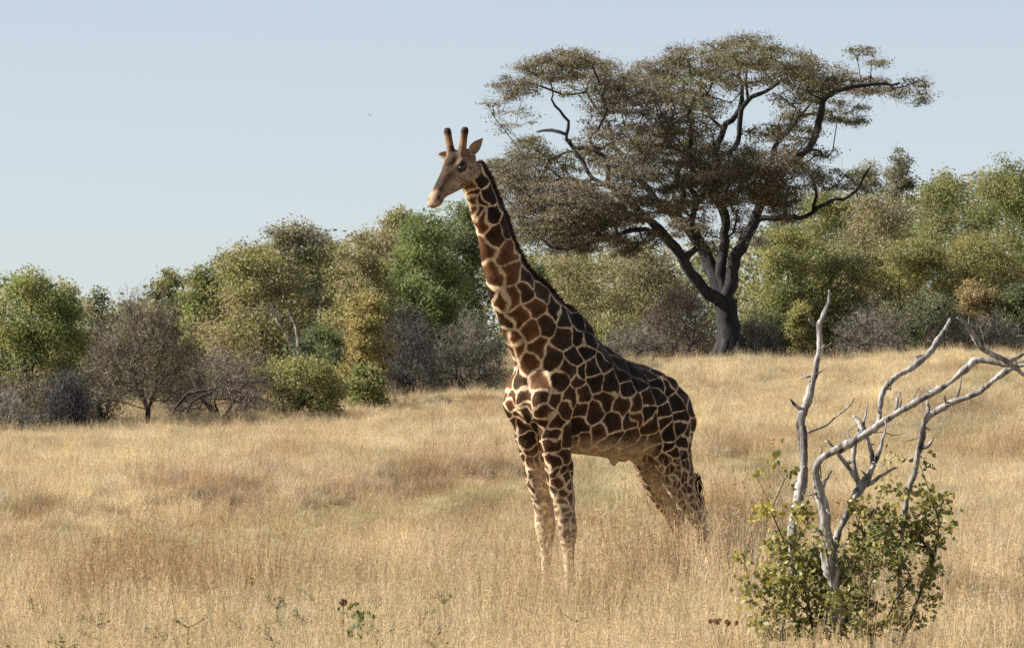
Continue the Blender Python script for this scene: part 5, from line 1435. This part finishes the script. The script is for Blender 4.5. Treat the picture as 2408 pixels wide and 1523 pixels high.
stalk_weed('weed', 'low bright green leafy weed growing alone in the foreground straw', 'weed', 872, 1448, 0.62, 'leafy', 1, -0.12)
stalk_weed('dry_flower', 'single dark round seed head on a thin bare stem', 'flower', 805, 1416, 0.66, 'ball', 2, 0.03)
stalk_weed('dry_flower', 'cluster of small dark red seed heads low beside the leafy shrub', 'flower', 1694, 1462, 0.55, 'heads', 3)
stalk_weed('twig', 'bent bare dark twig sticking out of the straw below the giraffe\'s forelegs', 'twig', 1322, 1432, 0.62, 'twig', 4, 0.25)
for i, (u, v, h, k) in enumerate(((235, 1435, .70, 'sprig'), (668, 1395, .66, 'sprig'), (706, 1428, .6, 'sprig'), (452, 1440, .62, 'sprig'), (1238, 1385, .68, 'twig'), (742, 1380, .62, 'sprig'),
                                  (1005, 1425, .6, 'sprig'), (1048, 1388, .62, 'sprig'), (95, 1400, .6, 'sprig'), (165, 1490, .6, 'sprig'), (18, 1470, .6, 'sprig'), (590, 1350, .6, 'sprig'),
                                  (640, 1470, .6, 'sprig'), (560, 1425, .58, 'twig'), (1120, 1400, .58, 'twig'), (1700, 1400, .6, 'twig'), (1600, 1430, .6, 'twig'), (900, 1395, .58, 'sprig'), (2340, 1420, .6, 'twig'), (700, 1330, .6, 'sprig'), (1030, 1470, .58, 'sprig'), (350, 1465, .6, 'sprig'))):
    if k == 'sprig':
        stalk_weed('weed_stalk', 'thin dark weed stalk with sparse tiny leaves standing in the straw', 'weed', u, v, h, k, 20 + i, rng.normal() * .1, 'thin weed stalks in the foreground straw')
    else:
        stalk_weed('bare_stalk', 'thin bare dark stalk standing in the straw', 'weed', u, v, h, k, 20 + i, rng.normal() * .15, 'bare stalks in the foreground straw')

def wood(name, label, cat, Y, paths, mat, foot):
    rg = np.random.default_rng(len(label))
    b = at(*foot, Y); base = np.array((b[0], Y, float(ground(b[0], Y))))
    root = empty(name, base, label, cat)
    for i, (pts, d0, d1, nm) in enumerate(paths):
        n = len(pts)
        P = [at(u, v, Y + d0 + (d1 - d0) * k / (n - 1)) for k, (u, v, w) in enumerate(pts)]
        pp, rr = resample(P, [w * Y / FPX * 0.5 for _, _, w in pts], 0.12)
        pp = pp + rg.normal(size=pp.shape) * 0.012
        mb = MB(); tube(mb, pp, rr, 7, (1, 1, 1), 0.12, rg=rg)
        mb.build(nm, mat, root, origin=base).location = (0, 0, 0)

wood('dead_tree', 'pale bare dead tree with forked white branches in front of the wide olive tree', 'tree', 130.5,
     (([(704, 930, 7), (702, 860, 6.5), (701, 812, 6), (696, 775, 5.5), (686, 749, 4.5), (675, 728, 2)], 0, 0, 'trunk'), ([(700, 822, 7), (680, 800, 6), (668, 775, 5.5), (651, 757, 5), (648, 739, 4.5), (628, 729, 4), (592, 727, 2)], 0, -0.6, 'branch'),
      ([(653, 748, 5), (640, 722, 4), (616, 708, 2)], -0.3, -0.8, 'branch'), ([(690, 800, 5), (672, 785, 4), (655, 760, 3)], -0.1, -0.3, 'branch')), M_DEADWOOD, (704, 930))
wood('fallen_branch', 'dark fallen branch with a pale broken limb lying before the pinkish bush', 'branch', 117.2,
     (([(412, 962, 7), (424, 943, 8), (447, 925, 9), (483, 918, 8), (503, 913, 5)], 0, -0.3, 'limb'), ([(440, 968, 6), (455, 942, 6), (490, 926, 6), (512, 910, 5), (534, 890, 3)], -0.4, -0.6, 'limb'), ([(470, 920, 6), (455, 898, 4), (448, 886, 2)], -0.2, 0.1, 'twig')), M_BARK, (430, 965))
wood('fallen_branch', 'arched grey fallen branch on the grass just above the giraffe\'s rump', 'branch', 153.0,
     (([(1524, 868, 6), (1530, 850, 7), (1542, 836, 7), (1558, 837, 6), (1582, 836, 4)], 0, 0.4, 'limb'), ([(1502, 826, 4), (1520, 819, 5), (1542, 822, 6), (1560, 840, 6), (1568, 862, 5)], 0.3, 0, 'limb'), ([(1555, 838, 5), (1572, 850, 4), (1576, 865, 3)], 0.2, 0.1, 'twig')), M_BARK, (1530, 862))

def bird():
    p = at(870, 272, 240.0)
    root = empty('bird', p, 'tiny dark bird flying in the open sky left of the giraffe', 'bird')
    m, nt, out = nodes('feathers')
    pr = N(nt, 'ShaderNodeBsdfPrincipled', ins={'Base Color': (0.16, 0.16, 0.17, 1), 'Roughness': 0.8}); nt.links.new(pr.outputs[0], out.inputs[0])
    b = MB(); limb(b, [(-0.10, 0, 0, .006, .012), (-0.05, 0, 0, .018, .018), (0.0, 0, .005, .026, .026), (0.05, 0, .012, .022, .022), (0.075, 0, .02, .018, .018), (0.095, 0, .018, .004, .004)], 0.02, 8)
    b.build('body', m, root)
    for s in (1, -1):
        w = MB()
        pl = [(0.03, s * .015, .01), (0.045, s * .08, .05), (0.01, s * .16, .075), (-0.03, s * .20, .07), (-0.03, s * .10, .05), (-0.03, s * .015, .008)]
        V = np.array(pl); V2 = V - np.array((0, 0, .006))
        q = [(0, 1, 4, 5), (1, 2, 3, 4)]
        if s < 0: q = [t[::-1] for t in q]
        w.add(np.concatenate([V, V2]), np.array(q + [tuple(6 + i for i in t[::-1]) for t in q] + [(i, (i + 1) % 6, 6 + (i + 1) % 6, 6 + i) for i in range(6)]))
        w.build('wing', m, root)
    root.rotation_euler = (R(35), R(-25), R(30)); root.scale = (0.6, 0.6, 0.6)
bird()
